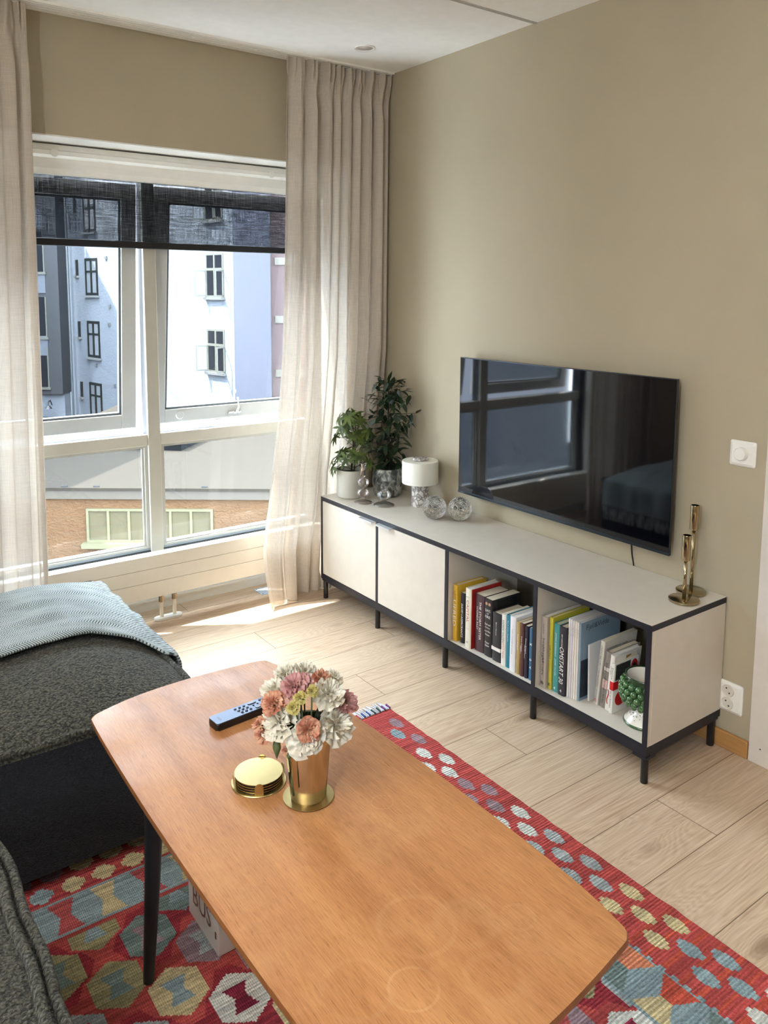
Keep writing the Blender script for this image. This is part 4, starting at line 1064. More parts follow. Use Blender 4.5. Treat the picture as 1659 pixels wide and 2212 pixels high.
# fringe: knotted cords
bm = BM(); bc = [BM() for _ in range(4)]
k = 0; x = RXr-.006
fr = random.Random(4)
while x > x0r:
    L = .058+fr.uniform(-.008, .008); dxx = fr.uniform(-.008, .008)
    tube(bm, [Vector((x, RY0, .006)), Vector((x+dxx*.5, RY0+L*.5, .006+fr.uniform(0, .003))), Vector((x+dxx, RY0+L, .004))], .0028, 5, .002)
    if k % 3 == 0: tube(bc[int(fr.random()*4)], [Vector((x+.003, RY0, .009)), Vector((x+.004, RY0+.024, .010))], .0038, 5)
    k += 1; x -= .0072
f_ = obj('fringe', bm, mat('cotton_cord', rgb(186, 188, 196), .9, var=.2, vscale=80), rg); f_['kind'] = 'stuff'
for q, cc_ in zip(bc, ((96, 40, 110), (40, 70, 130), (170, 40, 40), (30, 60, 56))):
    o_ = obj('fringe_wrap', q, mat('wrap_thread', rgb(*cc_), .9), rg); o_['kind'] = 'stuff'

# ------------------------------------------------------------------ ottoman / chaise, sofa, throw
def softblock(x0, x1, y0_, y1_, z0, z1, r, crown, seam, nseg=40, puff=.012):
    """cushion-like block as a displaced grid; returns bm and a surface function"""
    bm = bx(x0, x1, y0_, y1_, z0, z1)
    bmesh.ops.subdivide_edges(bm, edges=bm.edges, cuts=nseg, use_grid_fill=True)
    cx, cy, hx, hy = (x0+x1)/2, (y0_+y1_)/2, (x1-x0)/2, (y1_-y0_)/2
    for v in bm.verts:
        u, w_ = (v.co.x-cx)/hx, (v.co.y-cy)/hy; t_ = (v.co.z-z0)/(z1-z0)
        if t_ > .999:
            dxe = (1-abs(u))*hx; dye = (1-abs(w_))*hy
            k = min(1, dxe/.28); k2 = min(1, dye/.28)
            v.co.z += crown*(math.sin(PI/2*max(0,k))**.8)*(math.sin(PI/2*max(0,k2))**.8)
        else:
            bulge = puff*math.sin(PI*min(1, t_))
            if abs(u) > .999: v.co.x += math.copysign(bulge*(1-w_**4), u)
            if abs(w_) > .999: v.co.y += math.copysign(bulge*(1-u**4), w_)
    finish(bm)
    return bm
ox0, ox1, oy0, oy1 = -3.0, -1.545, -1.335, -0.30
ot = thing('chaise_ottoman', 'dark olive boucle chaise part of the sofa by the window', 'ottoman', ((ox0+ox1)/2, (oy0+oy1)/2, 0))
bm = softblock(ox0, ox1, oy0, oy1, .05, .385, .05, .075, .385)
ott = obj('cushion_body', bm, M['boucle'], ot, smooth=True, angle=50)
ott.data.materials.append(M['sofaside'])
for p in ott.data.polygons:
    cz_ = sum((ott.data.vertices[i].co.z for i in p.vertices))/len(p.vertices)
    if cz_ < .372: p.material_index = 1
def piping(pts, r, parent, mtt):
    bm = BM(); tube(bm, pts, r, 8)
    return obj('piping', bm, mtt, parent, smooth=True)
zp = .388
pp = []
cor = [(ox0, oy0), (ox1, oy0), (ox1, oy1), (ox0, oy1), (ox0, oy0)]
for (a, b2) in zip(cor, cor[1:]):
    for i in range(30):
        s = i/30; pp.append(Vector((a[0]+(b2[0]-a[0])*s, a[1]+(b2[1]-a[1])*s, zp+.002*math.sin(i*1.7))))
piping(pp+[pp[0]], .009, ot, M['boucle'])
for (x, y) in ((ox0+.1, oy0+.1), (ox1-.1, oy0+.1), (ox1-.1, oy1-.1), (ox0+.1, oy1-.1)):
    obj('foot', lath([(.02, .0075), (.022, .049)], (x, y, 0), 12), M['black'], ot)
# main sofa seat
sf = thing('sofa', 'dark olive boucle sofa seat with a piped edge, bottom left', 'sofa', (-2.58, -2.55, 0))
bm = softblock(-3.25, -2.125, -3.15, -1.66, .05, .415, .05, .05, .4)
so_ = obj('seat_cushion', bm, M['boucle'], sf, smooth=True, angle=50)
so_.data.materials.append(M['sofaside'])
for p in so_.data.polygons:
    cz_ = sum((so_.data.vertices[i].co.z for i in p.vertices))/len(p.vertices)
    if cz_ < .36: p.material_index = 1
for off, zz in ((.0, .420), (.024, .432)):
    pts = [Vector((-2.9, -1.66-off, zz)), Vector((-2.16-off, -1.66-off, zz)), Vector((-2.128-off, -1.70-off, zz))]+[Vector((-2.122-off+.003*math.sin(i*1.3), -1.74-off-.047*i, zz+.002*math.sin(i*2.1))) for i in range(30)]
    piping(pts, .009, sf, M['boucle'])
for (x, y) in ((-3.1, -3.0), (-2.25, -3.0), (-2.25, -1.8), (-3.1, -1.8)):
    obj('foot', lath([(.02, .0075), (.022, .049)], (x, y, 0), 12), M['black'], sf)
# throw
th = thing('throw_blanket', 'pale blue grey herringbone throw draped over the chaise', 'blanket', (-2.2, -0.65, .45))
def otz(x, y):
    cx, cy, hx, hy = (ox0+ox1)/2, (oy0+oy1)/2, (ox1-ox0)/2, (oy1-oy0)/2
    dxe = hx-abs(x-cx); dye = hy-abs(y-cy)
    k = max(0, min(1, dxe/.28)); k2 = max(0, min(1, dye/.28))
    return .385+.075*(math.sin(PI/2*k)**.8)*(math.sin(PI/2*k2)**.8)
near = [(-3.0, -.99), (-1.983, -.985), (-1.86, -.960), (-1.73, -.955), (-1.62, -.995), (-1.55, -1.07), (-1.40, -1.10)]
def neary(x):
    for (a, ya), (b2, yb) in zip(near, near[1:]):
        if x <= b2: return ya+(yb-ya)*(x-a)/(b2-a)
    return near[-1][1]
bm = BM(); uvl = bm.loops.layers.uv.new('UVMap')
nU, nV = 150, 90; grid = []; arc = 1.45; drop = .135
for i in range(nU+1):
    s = i/nU*(arc+drop)
    rowv = []
    for j in range(nV+1):
        v_ = j/nV
        if s < arc-.02:
            x = ox0+.02+s; ye = neary(x); y = ye+(-.335-ye)*v_
            z = otz(min(x, ox1-.004), y)+.012
            over = 0
        else:
            q = s-(arc-.02); x = ox1+.012+min(.012, q*.4); ye = neary(-1.5)-.0; ye = ye+(-.335-ye)*0; y = ye+(-.335-ye)*v_
            z = .398-q; z = z+.004 if q < .02 else z
        wob = .010*noise.noise(Vector((x*6, y*9, 1)))+.012*noise.noise(Vector((x*2.5+y*2, y*14, 5)))
        if s < arc-.02:
            lump = .016*math.exp(-((v_-.02)/.05)**2)*(.6+.6*noise.noise(Vector((x*5, 3, 0)))**2)
            lf_ = min(1, max(0, (ox1-x)/.06))
            z += max(-.003, wob)*lf_+lump*lf_
        else:
            x += max(0, .010+wob*.9)
        rowv.append((bm.verts.new((x, y, z)), s, v_*.72))
    grid.append(rowv)
for i in range(nU):
    for j in range(nV):
        q = (grid[i][j], grid[i+1][j], grid[i+1][j+1], grid[i][j+1])
        f = bm.faces.new([p[0] for p in q])
        for lp_, p in zip(f.loops, q): lp_[uvl].uv = (p[1], p[2])
cloth = obj('throw_cloth', bm, M['throw'], th, smooth=True)
md = cloth.modifiers.new('thick', 'SOLIDIFY'); md.thickness = .007; md.offset = 1
bm = BM(); fr = random.Random(8)
for k in range(95):
    y = -1.075+.74*k/94
    x = ox1+.036; pts = [Vector((x-.010, y, .272)), Vector((x+fr.uniform(-.012, .002), y+fr.uniform(-.008, .008), .22)), Vector((x+fr.uniform(-.014, .004), y+fr.uniform(-.012, .012), .165))]
    tube(bm, pts, .0032, 5)
f_ = obj('fringe', bm, M['fringewool'], th, smooth=True); f_['kind'] = 'stuff'

# ------------------------------------------------------------------ coffee table
tb = thing('coffee_table', 'teak coffee table with bowed edges and black tapered legs', 'table', (-1.645, -2.04, 0))
HT = .5
cl = [(-1.885, -1.483), (-1.890, -1.56), (-1.895, -1.72), (-1.898, -1.90), (-1.898, -2.05), (-1.897, -2.20), (-1.894, -2.36), (-1.888, -2.50), (-1.880, -2.598)]
crr = [(-1.397, -2.600), (-1.384, -2.52), (-1.377, -2.42), (-1.374, -2.25), (-1.374, -2.10), (-1.379, -1.95), (-1.386, -1.80), (-1.395, -1.65), (-1.407, -1.50)]
nearE = [(-1.879, -2.614), (-1.80, -2.632), (-1.70, -2.640), (-1.60, -2.636), (-1.50, -2.624), (-1.408, -2.609)]
far = [(-1.415, -1.464), (-1.44, -1.449), (-1.52, -1.439), (-1.613, -1.434), (-1.70, -1.436), (-1.79, -1.448), (-1.878, -1.475)]
def spline(P, n=6):
    Q = []
    for i in range(len(P)-1):
        p0 = Vector(P[max(i-1, 0)]); p1_ = Vector(P[i]); p2_ = Vector(P[i+1]); p3 = Vector(P[min(i+2, len(P)-1)])
        for k in range(n):
            t_ = k/n
            Q.append(tuple(.5*((2*p1_)+(p2_-p0)*t_+(2*p0-5*p1_+4*p2_-p3)*t_*t_+(3*p1_-p0-3*p2_+p3)*t_**3)))
    Q.append(tuple(P[-1])); return Q
outline = spline(cl)+spline(nearE)+spline(crr)+spline(far)
bm = BM(); prism(bm, outline, HT-.020, HT); 
bm.faces.ensure_lookup_table()
es = [e for f in bm.faces if len(f.verts) > 10 and f.calc_center_median().z > HT-.001 for e in f.edges]
bmesh.ops.bevel(bm, geom=es, offset=.005, segments=4, affect='EDGES', profile=.5)
es = [e for f in bm.faces if len(f.verts) > 10 and f.calc_center_median().z < HT-.019 for e in f.edges]
bmesh.ops.bevel(bm, geom=es, offset=.009, segments=3, affect='EDGES', profile=.5)
finish(bm)
top = obj('table_top', bm, [M['teak'], M['teakedge']], tb, smooth=True, angle=30)
for p in top.data.polygons:
    if p.normal.z < .6: p.material_index = 1
obj('apron', bx(-1.80, -1.49, -2.40, -1.68, HT-.055, HT-.021, .003), M['teakedge'], tb)
for (x, y, sx, sy) in ((-1.843, -1.735, -.012, .02), (-1.440, -1.70, .012, .02), (-1.843, -2.38, -.012, -.02), (-1.440, -2.38, .012, -.02)):
    bm = BM(); tube(bm, [Vector((x+sx, y+sy*0, .0072)), Vector((x, y-sy*.5, .25)), Vector((x-sx*.6, y-sy, HT-.0205))], .0118, 20, .0215)
    obj('leg', bm, M['black'], tb, smooth=True, angle=40)
# white box below
wb = thing('white_box', 'white box with brown letters standing on the rug under the table', 'box', (-1.64, -1.675, .0075))
b0 = obj('box_body', bx(-1.708, -1.61, -1.768, -1.60, .0078, .14, .002), mat('carton_white', rgb(198, 192, 186), .5), wb)
text('BUS', mat('print_brown', rgb(120, 76, 70), .5), wb, Vector((-1.7085, -1.680, .075))-WLOC['white_box'], (0, -1, 0), (0, 0, 1), .10, .05, 'lettering', depth=.0004)
# box seems printed with a small mark too
obj('print_mark', bx(-1.7095, -1.7082, -1.758, -1.752, .045, .06), mat('print_brown2', rgb(110, 56, 50), .5), wb)

# ------------------------------------------------------------------ remote, coasters, vase, flowers
rm = thing('remote_control', 'slim silver topped black remote control on the table', 'remote', (-1.60, -1.682, HT+.0004))
ang = math.atan2(-1.673+1.672, -1.527+1.673)
R_ = Matrix.Translation((-1.600, -1.682, HT)) @ Matrix.Rotation(math.radians(4.5), 4, 'Z')
def rtf(bm): bmesh.ops.transform(bm, matrix=R_, verts=bm.verts); return bm
bm = BM(); prism(bm, rrect(-.076, .105, -.021, .021, .006), .0006, .0165, .003); finish(bm)
obj('body', rtf(bm), M['blackpl'], rm, smooth=True, angle=40)
bm = BM(); prism(bm, rrect(-.0755, .1045, -.0205, .0205, .006), .0166, .0182); finish(bm)
tp_ = obj('top_plate', rtf(bm), mat('remote_silver', rgb(112, 122, 142), .45, metal=.6), rm)
btn = mat('button_dark', rgb(48, 54, 66), .3)
for a in range(3):
    for b2 in range(3):
        bm = BM(); lathe(bm, [(.0033, .0182), (.0031, .0196), (0, .0200)], (-.012+a*.0115+b2*.003, .011-b2*.011, 0), 14); obj('button', rtf(bm), btn, rm, smooth=True)
for (x, y, l) in ((.033, .0125, .011), (.040, -.0125, .011)):
    bm = BM(); prism(bm, rrect(x-l, x+l, y-.0038, y+.0038, .0036), .0182, .0198); obj('rocker_button', rtf(bm), btn, rm)
for (x, y, r) in ((.056, .012, .0045), (.058, .001, .0045), (.062, -.012, .0042), (.03, 0, .0022), (.042, .0015, .0022), (.077, .006, .010)):
    bm = BM(); lathe(bm, [(r, .0182), (r*.95, .0194), (0, .0197)], (x, y, 0), 18); obj('button', rtf(bm), btn, rm, smooth=True)
text('SONY', M['blackpl'], rm, (R_ @ Vector((-.060, -.001, .0183)))-WLOC['remote_control'], (R_.to_3x3() @ Vector((0, 1, 0))), (R_.to_3x3() @ Vector((-1, 0, 0))), .018, .005, 'logo')

cq = Vector((-1.683, -1.925, HT+.0004))
t = thing('coaster_holder', 'round brass coaster holder with four upright tabs on the table', 'coaster holder', cq)
obj('base', lath([(0, 0), (.054, 0), (.055, .0012), (.054, .0024), (0, .0024)], cq, 64), M['brass'], t, smooth=True, angle=40)
for a in (-2.03, -.2, .95, 2.9):
    bm = BM()
    prev = None
    for (dz, ww) in ((.0024, .0085), (.018, .0085), (.023, .007), (.0265, .003)):
        vs = []
        for s in (-1, 1):
            for r in (.0505, .0515):
                th_ = a+s*ww/.051; vs.append(bm.verts.new((cq.x+r*math.cos(th_), cq.y+r*math.sin(th_), cq.z+dz)))
        if prev:
            for (i, j) in ((0, 1), (1, 3), (3, 2), (2, 0)): bm.faces.new((prev[i], prev[j], vs[j], vs[i]))
        prev = vs
    bm.faces.new((prev[0], prev[1], prev[3], prev[2])); finish(bm)
    obj('tab', bm, M['brass'], t)
for i in range(4):
    z = HT+.0029+.0052*i
    lab = ['gold coaster at the bottom of the stack in the holder', 'second gold coaster from the bottom of the stack', 'gold coaster just below the topmost one of the stack', 'gold topped coaster lying on top of the stack'][i]
    co = thing('coaster', lab, 'coaster', (cq.x, cq.y, z), group='coasters stacked in the holder')
    obj('pad', lath([(0, 0), (.0465, 0), (.0465, .0028), (0, .0028)], (cq.x, cq.y, z), 56), M['blackpl'], co, smooth=True, angle=40)
    obj('face', lath([(0, .0029), (.048, .0029), (.048, .0041), (0, .0042)], (cq.x, cq.y, z), 56), M['brass'], co, smooth=True, angle=40)
vq = Vector((-1.627, -2.025, HT+.0004))
t = thing('coaster', 'gold coaster lying under the metal flower vase', 'coaster', vq)
obj('pad', lath([(0, 0), (.048, 0), (.048, .0018), (0, .0018)], vq, 56), M['blackpl'], t)
obj('face', lath([(0, .0019), (.0495, .0019), (.0495, .0031), (0, .0032)], vq, 56), M['brass'], t, smooth=True, angle=40)
ve = thing('metal_vase', 'tapered polished metal vase full of carnations', 'vase', vq+Vector((0, 0, .0034)))
mt = mat('vase_steel', rgb(196, 186, 170), .17, metal=1, var=.03, bump=.03, bscale=260, stretch=(1, 1, .03))
obj('vase_wall', lath([(0, .0034), (.0335, .0034), (.035, .006), (.0465, .150), (.0468, .153), (.0455, .152), (.0450, .149), (.034, .010), (0, .009)], vq, 64), mt, ve, smooth=True, angle=50)

petmat = {}
def pet(name, a, b_):
    mt, nt, b = newmat(name)
    n = N(nt, 'ShaderNodeTexNoise', {'Vector': coords(nt), 'Scale': 60, 'Detail': 3})
    nt.links.new(MIX(nt, N(nt, 'ShaderNodeMapRange', {0: n.outputs[0], 1: .38, 2: .62, 3: 0.0, 4: 1.0}).outputs[0], a, b_), b.inputs['Base Color'])
    b.inputs['Roughness'].default_value = .7; b.inputs['Specular IOR Level'].default_value = .2
    out = nt.nodes['Material Output']; t = N(nt, 'ShaderNodeBsdfTranslucent', {0: b_})
    nt.links.new(N(nt, 'ShaderNodeMixShader', {0: .3, 1: b.outputs[0], 2: t.outputs[0]}).outputs[0], out.inputs[0]); return mt
petmat['w'] = pet('petal_white', rgb(226, 220, 200), rgb(242, 238, 226))
petmat['p'] = pet('petal_pink', rgb(190, 132, 130), rgb(218, 172, 168))
petmat['o'] = pet('petal_apricot', rgb(186, 112, 90), rgb(222, 176, 146))
petmat['y'] = pet('petal_yellow', rgb(176, 160, 86), rgb(206, 194, 128))
green = mat('flower_green', rgb(84, 98, 62), .6, var=.2, vscale=40)
def bloom(bm, c_, nrm, r, seed, layers=4, per=6, ruffle=.16):
    rnd = random.Random(seed); nrm = nrm.normalized()
    s1 = nrm.cross(Vector((.3, .2, 1))).normalized(); s2 = nrm.cross(s1)
    for L in range(layers):
        k = L/(layers-1) if layers > 1 else 0
        tilt = .12+1.15*k; rad = r*(1.05-.42*k)
        for q in range(per-L//2):
            a = 2*PI*(q+.5*L)/(per-L//2)+rnd.uniform(-.25, .25)
            wid = 2*PI/per*1.25; tq = rnd.uniform(-.18, .30); rq = rnd.uniform(.84, 1.1)
            prev = None
            for i in range(5):
                s = i/4
                rowp = []
                for j in range(9):
                    u = j/8-.5
                    th_ = a+u*wid*(.35+.65*s)
                    rr = rq*rad*s*(1+.16*math.cos(u*4)*s)+r*.04
                    ruf = ruffle*r*s*s*math.sin(j*2.4+q*1.7+L)+rnd.uniform(-.03, .03)*r
                    ang_ = tilt+tq+.5*(1-s)*k
                    p = c_+(s1*math.cos(th_)+s2*math.sin(th_))*rr*math.cos(ang_*.85)+nrm*(rr*math.sin(ang_*.85)+ruf+.04*r*L)
                    rowp.append(bm.verts.new(p))
                if prev:
                    for j in range(8): bm.faces.new((prev[j], prev[j+1], rowp[j+1], rowp[j]))
                prev = rowp
FL = [('w', -0.048, 0.048, 0.212, 0.026), ('w', -0.02, 0.052, 0.238, 0.022), ('w', 0.01, 0.03, 0.241, 0.024), ('p', -0.027, 0.007, 0.232, 0.026), ('p', -0.006, 0.004, 0.23, 0.022),
('o', 0.027, -0.007, 0.235, 0.022), ('w', 0.052, -0.014, 0.237, 0.015), ('w', 0.025, -0.037, 0.221, 0.030), ('p', 0.06, -0.044, 0.197, 0.021), ('w', 0.033, -0.049, 0.162, 0.034),
('w', -0.06, 0.006, 0.172, 0.034), ('o', -0.068, 0.012, 0.209, 0.021), ('o', -0.09, 0.029, 0.165, 0.014), ('o', -0.088, 0.021, 0.146, 0.015), ('y', -0.014, -0.04, 0.238, 0.011),
('y', -0.037, -0.035, 0.23, 0.011), ('y', -0.05, -0.032, 0.213, 0.011), ('w', -0.038, 0.003, 0.206, 0.02), ('o', -0.03, -0.052, 0.173, 0.022), ('w', -0.031, -0.045, 0.15, 0.03),
('o', -0.057, -0.014, 0.121, 0.008), ('b', -0.068, 0.0, 0.133, 0.008)]
FLAB = ['white carnation at the upper left of the bunch', 'white carnation at the top left behind the pink ones', 'white carnation topmost in the middle of the bunch', 'pink carnation in the upper middle of the bunch', 'small pink carnation right of the larger pink one', 'apricot carnation at the top right', 'small white carnation at the far top right', 'white carnation right of the yellow buds', 'pink carnation hanging out at the far right', 'large white carnation drooping at the right of the vase', 'large white carnation at the lower left', 'apricot carnation at the left above the large white one', 'small coral carnation drooping at the far left, upper one', 'small coral carnation drooping at the far left, lower one', 'yellow bud at the right of the three yellow buds', 'yellow bud in the middle of the three yellow buds', 'yellow bud lowest of the three yellow buds', 'white carnation half hidden left of the yellow buds', 'apricot carnation drooping over the front rim', 'white carnation drooping over the vase front', 'tiny coral bloom beside the vase, left', 'green closed bud hanging left of the vase']
C0 = vq.copy(); ctr = C0+Vector((0, 0, .15))
for i, ((k, x, y, z, r), lab) in enumerate(zip(FL, FLAB)):
    p = C0+Vector((x, y, z-.0004))
    out = (p-ctr); out.z = max(out.z*.9, -.01)
    view = (CAM-p).normalized()
    nrm = (out.normalized()*.75+view*.55+Vector((0, 0, .25))).normalized()
    f = thing('carnation', lab, 'flower', p, group='carnations in the metal vase')
    bm = BM()
    aa = math.atan2(y, x); base = C0+Vector((-.012*math.cos(aa+i), -.012*math.sin(aa+i), .012))
    rim = C0+Vector((.030*math.cos(aa), .030*math.sin(aa), .150))
    mid = rim.lerp(p, .5)+Vector((0, 0, .022 if z < .19 else .006))
    tube(bm, [base, rim, mid, p-nrm*r*.5], .0017 if k != 'b' else .0013, 6)
    tl = p-nrm*r*1.0
    st_ = obj('stem', bm, green, f, smooth=True)
    if k != 'b':
        bm = BM()
        n2 = nrm
        lathe(bm, [(.002, -.016), (.0055, -.010), (.006, -.002), (.004, .002)], (0, 0, 0), 10)
        bmesh.ops.transform(bm, matrix=Matrix.Translation(p-n2*r*.25) @ n2.to_track_quat('Z', 'Y').to_matrix().to_4x4(), verts=bm.verts)
        obj('calyx', bm, green, f, smooth=True)
        bm = BM(); bloom(bm, p-n2*r*.25, n2, r*1.02, i*13+1, layers=5 if r > .018 else 3, per=5, ruffle=.22)
        obj('petals', bm, petmat[k], f, smooth=True)
    else:
        bm = BM(); lathe(bm, [(.001, .012), (.007, .002), (.008, -.008), (.004, -.020), (.0005, -.030)], p, 10)
        obj('bud', bm, green, f, smooth=True)
# loose leaves and a bare stem hanging outside the vase front
fs = thing('flower_stem', 'bare green flower stem hanging down outside the metal vase', 'stem', C0+Vector((-.045, -.01, .15)))
bm = BM(); tube(bm, [C0+Vector((-.020, -.012, .162)), C0+Vector((-.046, -.017, .158)), C0+Vector((-.0535, -.0190, .11)), C0+Vector((-.0470, -.0180, .06)), C0+Vector((-.0425, -.0175, .028))], .0022, 8)
lathe(bm, [(.002, -.006), (.0045, 0), (.002, .006)], C0+Vector((-.0530, -.019, .112)), 8)
obj('stalk', bm, green, fs, smooth=True)
bm = BM(); rv = random.Random(2)
for k in range(26):
    a = rv.uniform(0, 2*PI); b0 = C0+Vector((.02*math.cos(a), .02*math.sin(a), .145))
    leaf(bm, b0, Vector((math.cos(a)*.6, math.sin(a)*.6, 1)), Vector((math.cos(a), math.sin(a), 0)), rv.uniform(.03, .06), .007, .1)
fl = obj('greenery', bm, mat('leaf_dark', rgb(48, 60, 44), .6), smooth=True); tag(fl, 'narrow dark green leaves standing in the mouth of the metal vase', 'leaves', kind='stuff')

# ------------------------------------------------------------------ the courtyard outside
hF = Vector((math.sin(yaw), math.cos(yaw), 0)); hR = Vector((math.cos(yaw), -math.sin(yaw), 0))
ORG = Vector((-2.3731, -3.2881, 0))   # origin of the courtyard's own axes
def PT(u, v, z=0): return ORG+hR*u+hF*v+Vector((0, 0, z))
def slab(pts, z0, z1): bm = BM(); prism(bm, pts, z0, z1); finish(bm); return bm
def quadbox(bm, o, ax, ay, a0, a1, b0, b1, z0, z1):
    """box with horizontal axes ax (along wall) and ay (out of wall)"""
    vs = [bm.verts.new(o+ax*a+ay*b+Vector((0, 0, z))) for a in (a0, a1) for b in (b0, b1) for z in (z0, z1)]
    for q in ((0, 1, 3, 2), (4, 6, 7, 5), (0, 4, 5, 1), (2, 3, 7, 6), (0, 2, 6, 4), (1, 5, 7, 3)): bm.faces.new([vs[i] for i in q])
EX = 0.092  # darkens the outdoor colours to offset the very bright sky
def xrgb(*c, k=1): return tuple(q*EX*k for q in rgb(*c)[:3])+(1,)
def plaster(name, col, bscale=4, strength=.6, dist=.05, var=.06):
    mt, nt, b = newmat(name)
    g = coords(nt, (1, 1, 1.6))
    n = N(nt, 'ShaderNodeTexNoise', {'Vector': g, 'Scale': bscale, 'Detail': 7, 'Roughness': .6, 'Distortion': .6})
    dk = tuple(q*(1-var*2) for q in col[:3])+(1,)
    nt.links.new(MIX(nt, n.outputs[0], dk, col), b.inputs['Base Color']); b.inputs['Roughness'].default_value = .9
    b.inputs['Specular IOR Level'].default_value = .1
    nt.links.new(N(nt, 'ShaderNodeBump', {'Strength': strength, 'Distance': dist, 'Height': n.outputs[0]}).outputs[0], b.inputs['Normal'])
    return mt
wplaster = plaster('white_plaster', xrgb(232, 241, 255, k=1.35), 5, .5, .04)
shade_plaster = plaster('shaded_plaster', xrgb(186, 188, 208), 3, .2, .02)  # blue of the end wall's shade put into its plaster colour
oplaster = plaster('ochre_roughcast', xrgb(236, 182, 134), 11, .8, .08)
roofm = plaster('roof_felt', xrgb(124, 114, 100), 2.5, .3, .02, .05)
darkfr = mat('dark_window_frame', xrgb(70, 80, 80), .7, spec=.03)
palefr = mat('pale_window_frame', xrgb(190, 192, 178), .5)
blk = mat('dark_pane', xrgb(40, 44, 54), .08, spec=.8)
blk2 = mat('curtained_pane', xrgb(236, 244, 255), .3, spec=.3)

# orange annexe
an = thing('annexe', 'low orange roughcast building with a flat felt roof outside', 'building', PT(-4.5, 16, -5.5))
ar = hR; ao = -hF
O = PT(0, 16)
bm = BM(); quadbox(bm, O, ar, ao, -9.2, -2.25, -12, 0, -6.0, -2.745)
obj('annexe_wall', bm, oplaster, an)
bm = BM(); quadbox(bm, O, ar, ao, -9.3, -2.15, -12.2, .12, -2.56, -2.5)
obj('roof', bm, roofm, an)
bm = BM(); quadbox(bm, O, ar, ao, -9.3, -2.27, .001, .08, -2.74, -2.57); quadbox(bm, O, ar, ao, -2.26, -2.1, -12, .08, -6, -2.57)
obj('fascia', bm, mat('fascia_brown', xrgb(150, 130, 100), .6), an)
wn_ = BM(); zt_, zb_ = -2.95, -3.66
quadbox(wn_, O, ar, ao, -6.07, -3.48, 0, .05, zt_-.05, zt_); quadbox(wn_, O, ar, ao, -6.07, -3.48, 0, .05, zb_, zb_+.05)
for k in range(7):
    a = -6.07+(2.59-.05)*k/6; quadbox(wn_, O, ar, ao, a, a+.05, 0, .05, zb_+.05, zt_-.05)
quadbox(wn_, O, ar, ao, -6.15, -3.42, 0, .16, zb_-.10, zb_-.001)
fw = obj('window', wn_, mat('cream_frame', xrgb(232, 224, 176), .7, spec=.1), an)
pn = BM(); quadbox(pn, O, ar, ao, -6.02, -3.53, .002, .012, zb_+.05, zt_-.05)
obj('pane', pn, mat('frosted_pane', xrgb(192, 178, 138), .6, spec=.1), fw)
for u in (-6.55, -5.9, -4.65, -3.7):
    bm = BM(); quadbox(bm, O, ar, ao, u, u+.12, .02, .05, -2.5, -2.47); obj('roof_hook', bm, M['blackpl'], an)
sk = thing('skylight', 'white roof hatch on the felt roof outside', 'skylight', PT(-5.5, 20.4, -2.5))
O2 = PT(-5.05, 19.7)
ax_ = (hR*.80-hF*.12).normalized(); ay_ = Vector((ax_.y*-1, ax_.x, 0)).normalized()
bm = BM(); quadbox(bm, O2, ax_, ay_, -1.6, 0, 0, 1.9, -2.498, -2.30); obj('kerb', bm, mat('hatch_side', xrgb(64, 66, 70), .8, spec=.05), sk)
bm = BM(); quadbox(bm, O2, ax_, ay_, -1.65, .05, -.05, 1.95, -2.299, -2.24); obj('lid', bm, mat('hatch_white', xrgb(240, 242, 244, k=1.4), .6), sk)
ch = obj('roof_vent', bx(0, .1, 0, .1, 0, .1), darkfr); bpy.data.objects.remove(ch)
bm = BM(); quadbox(bm, PT(-7.9, 19.0), hR, hF, 0, .42, 0, .4, -2.498, -2.30); rvn = obj('roof_vent', bm, mat('vent_dark', xrgb(58, 60, 66), .6)); tag(rvn, 'small dark vent box at the back of the felt roof outside', 'vent')
# far items on the roof
bm = BM(); quadbox(bm, PT(-5.6, 24.6), hR, hF, -2.4, 0.35, 0, 2.2, -2.498, -2.20); rp = obj('roof_hatch', bm, mat('pale_hatch', xrgb(220, 222, 224), .5)); tag(rp, 'long pale raised slab far back on the felt roof', 'roof slab')
bm = BM(); lathe(bm, [(.42, 0), (.30, .12), (0, .2)], PT(-4.45, 25.5, -2.499), 14); rp = obj('clay_cap', bm, mat('clay_orange', xrgb(206, 122, 84), .7)); tag(rp, 'round orange clay cap on the felt roof beyond the slab', 'roof cap')
# lower roof
bm = BM(); quadbox(bm, PT(0, 15.98), hR, -hF, -14, 2, 0, 12, -4.3, -4.1); lr = obj('lower_roof', bm, mat('shade_blue_roof', xrgb(150, 162, 178), .6, var=.05)); tag(lr, 'flat lower roof, coloured blue grey as if shaded, in front of the orange building', 'roof')  # blue grey metal, with the blue of the neighbour's shade in its colour

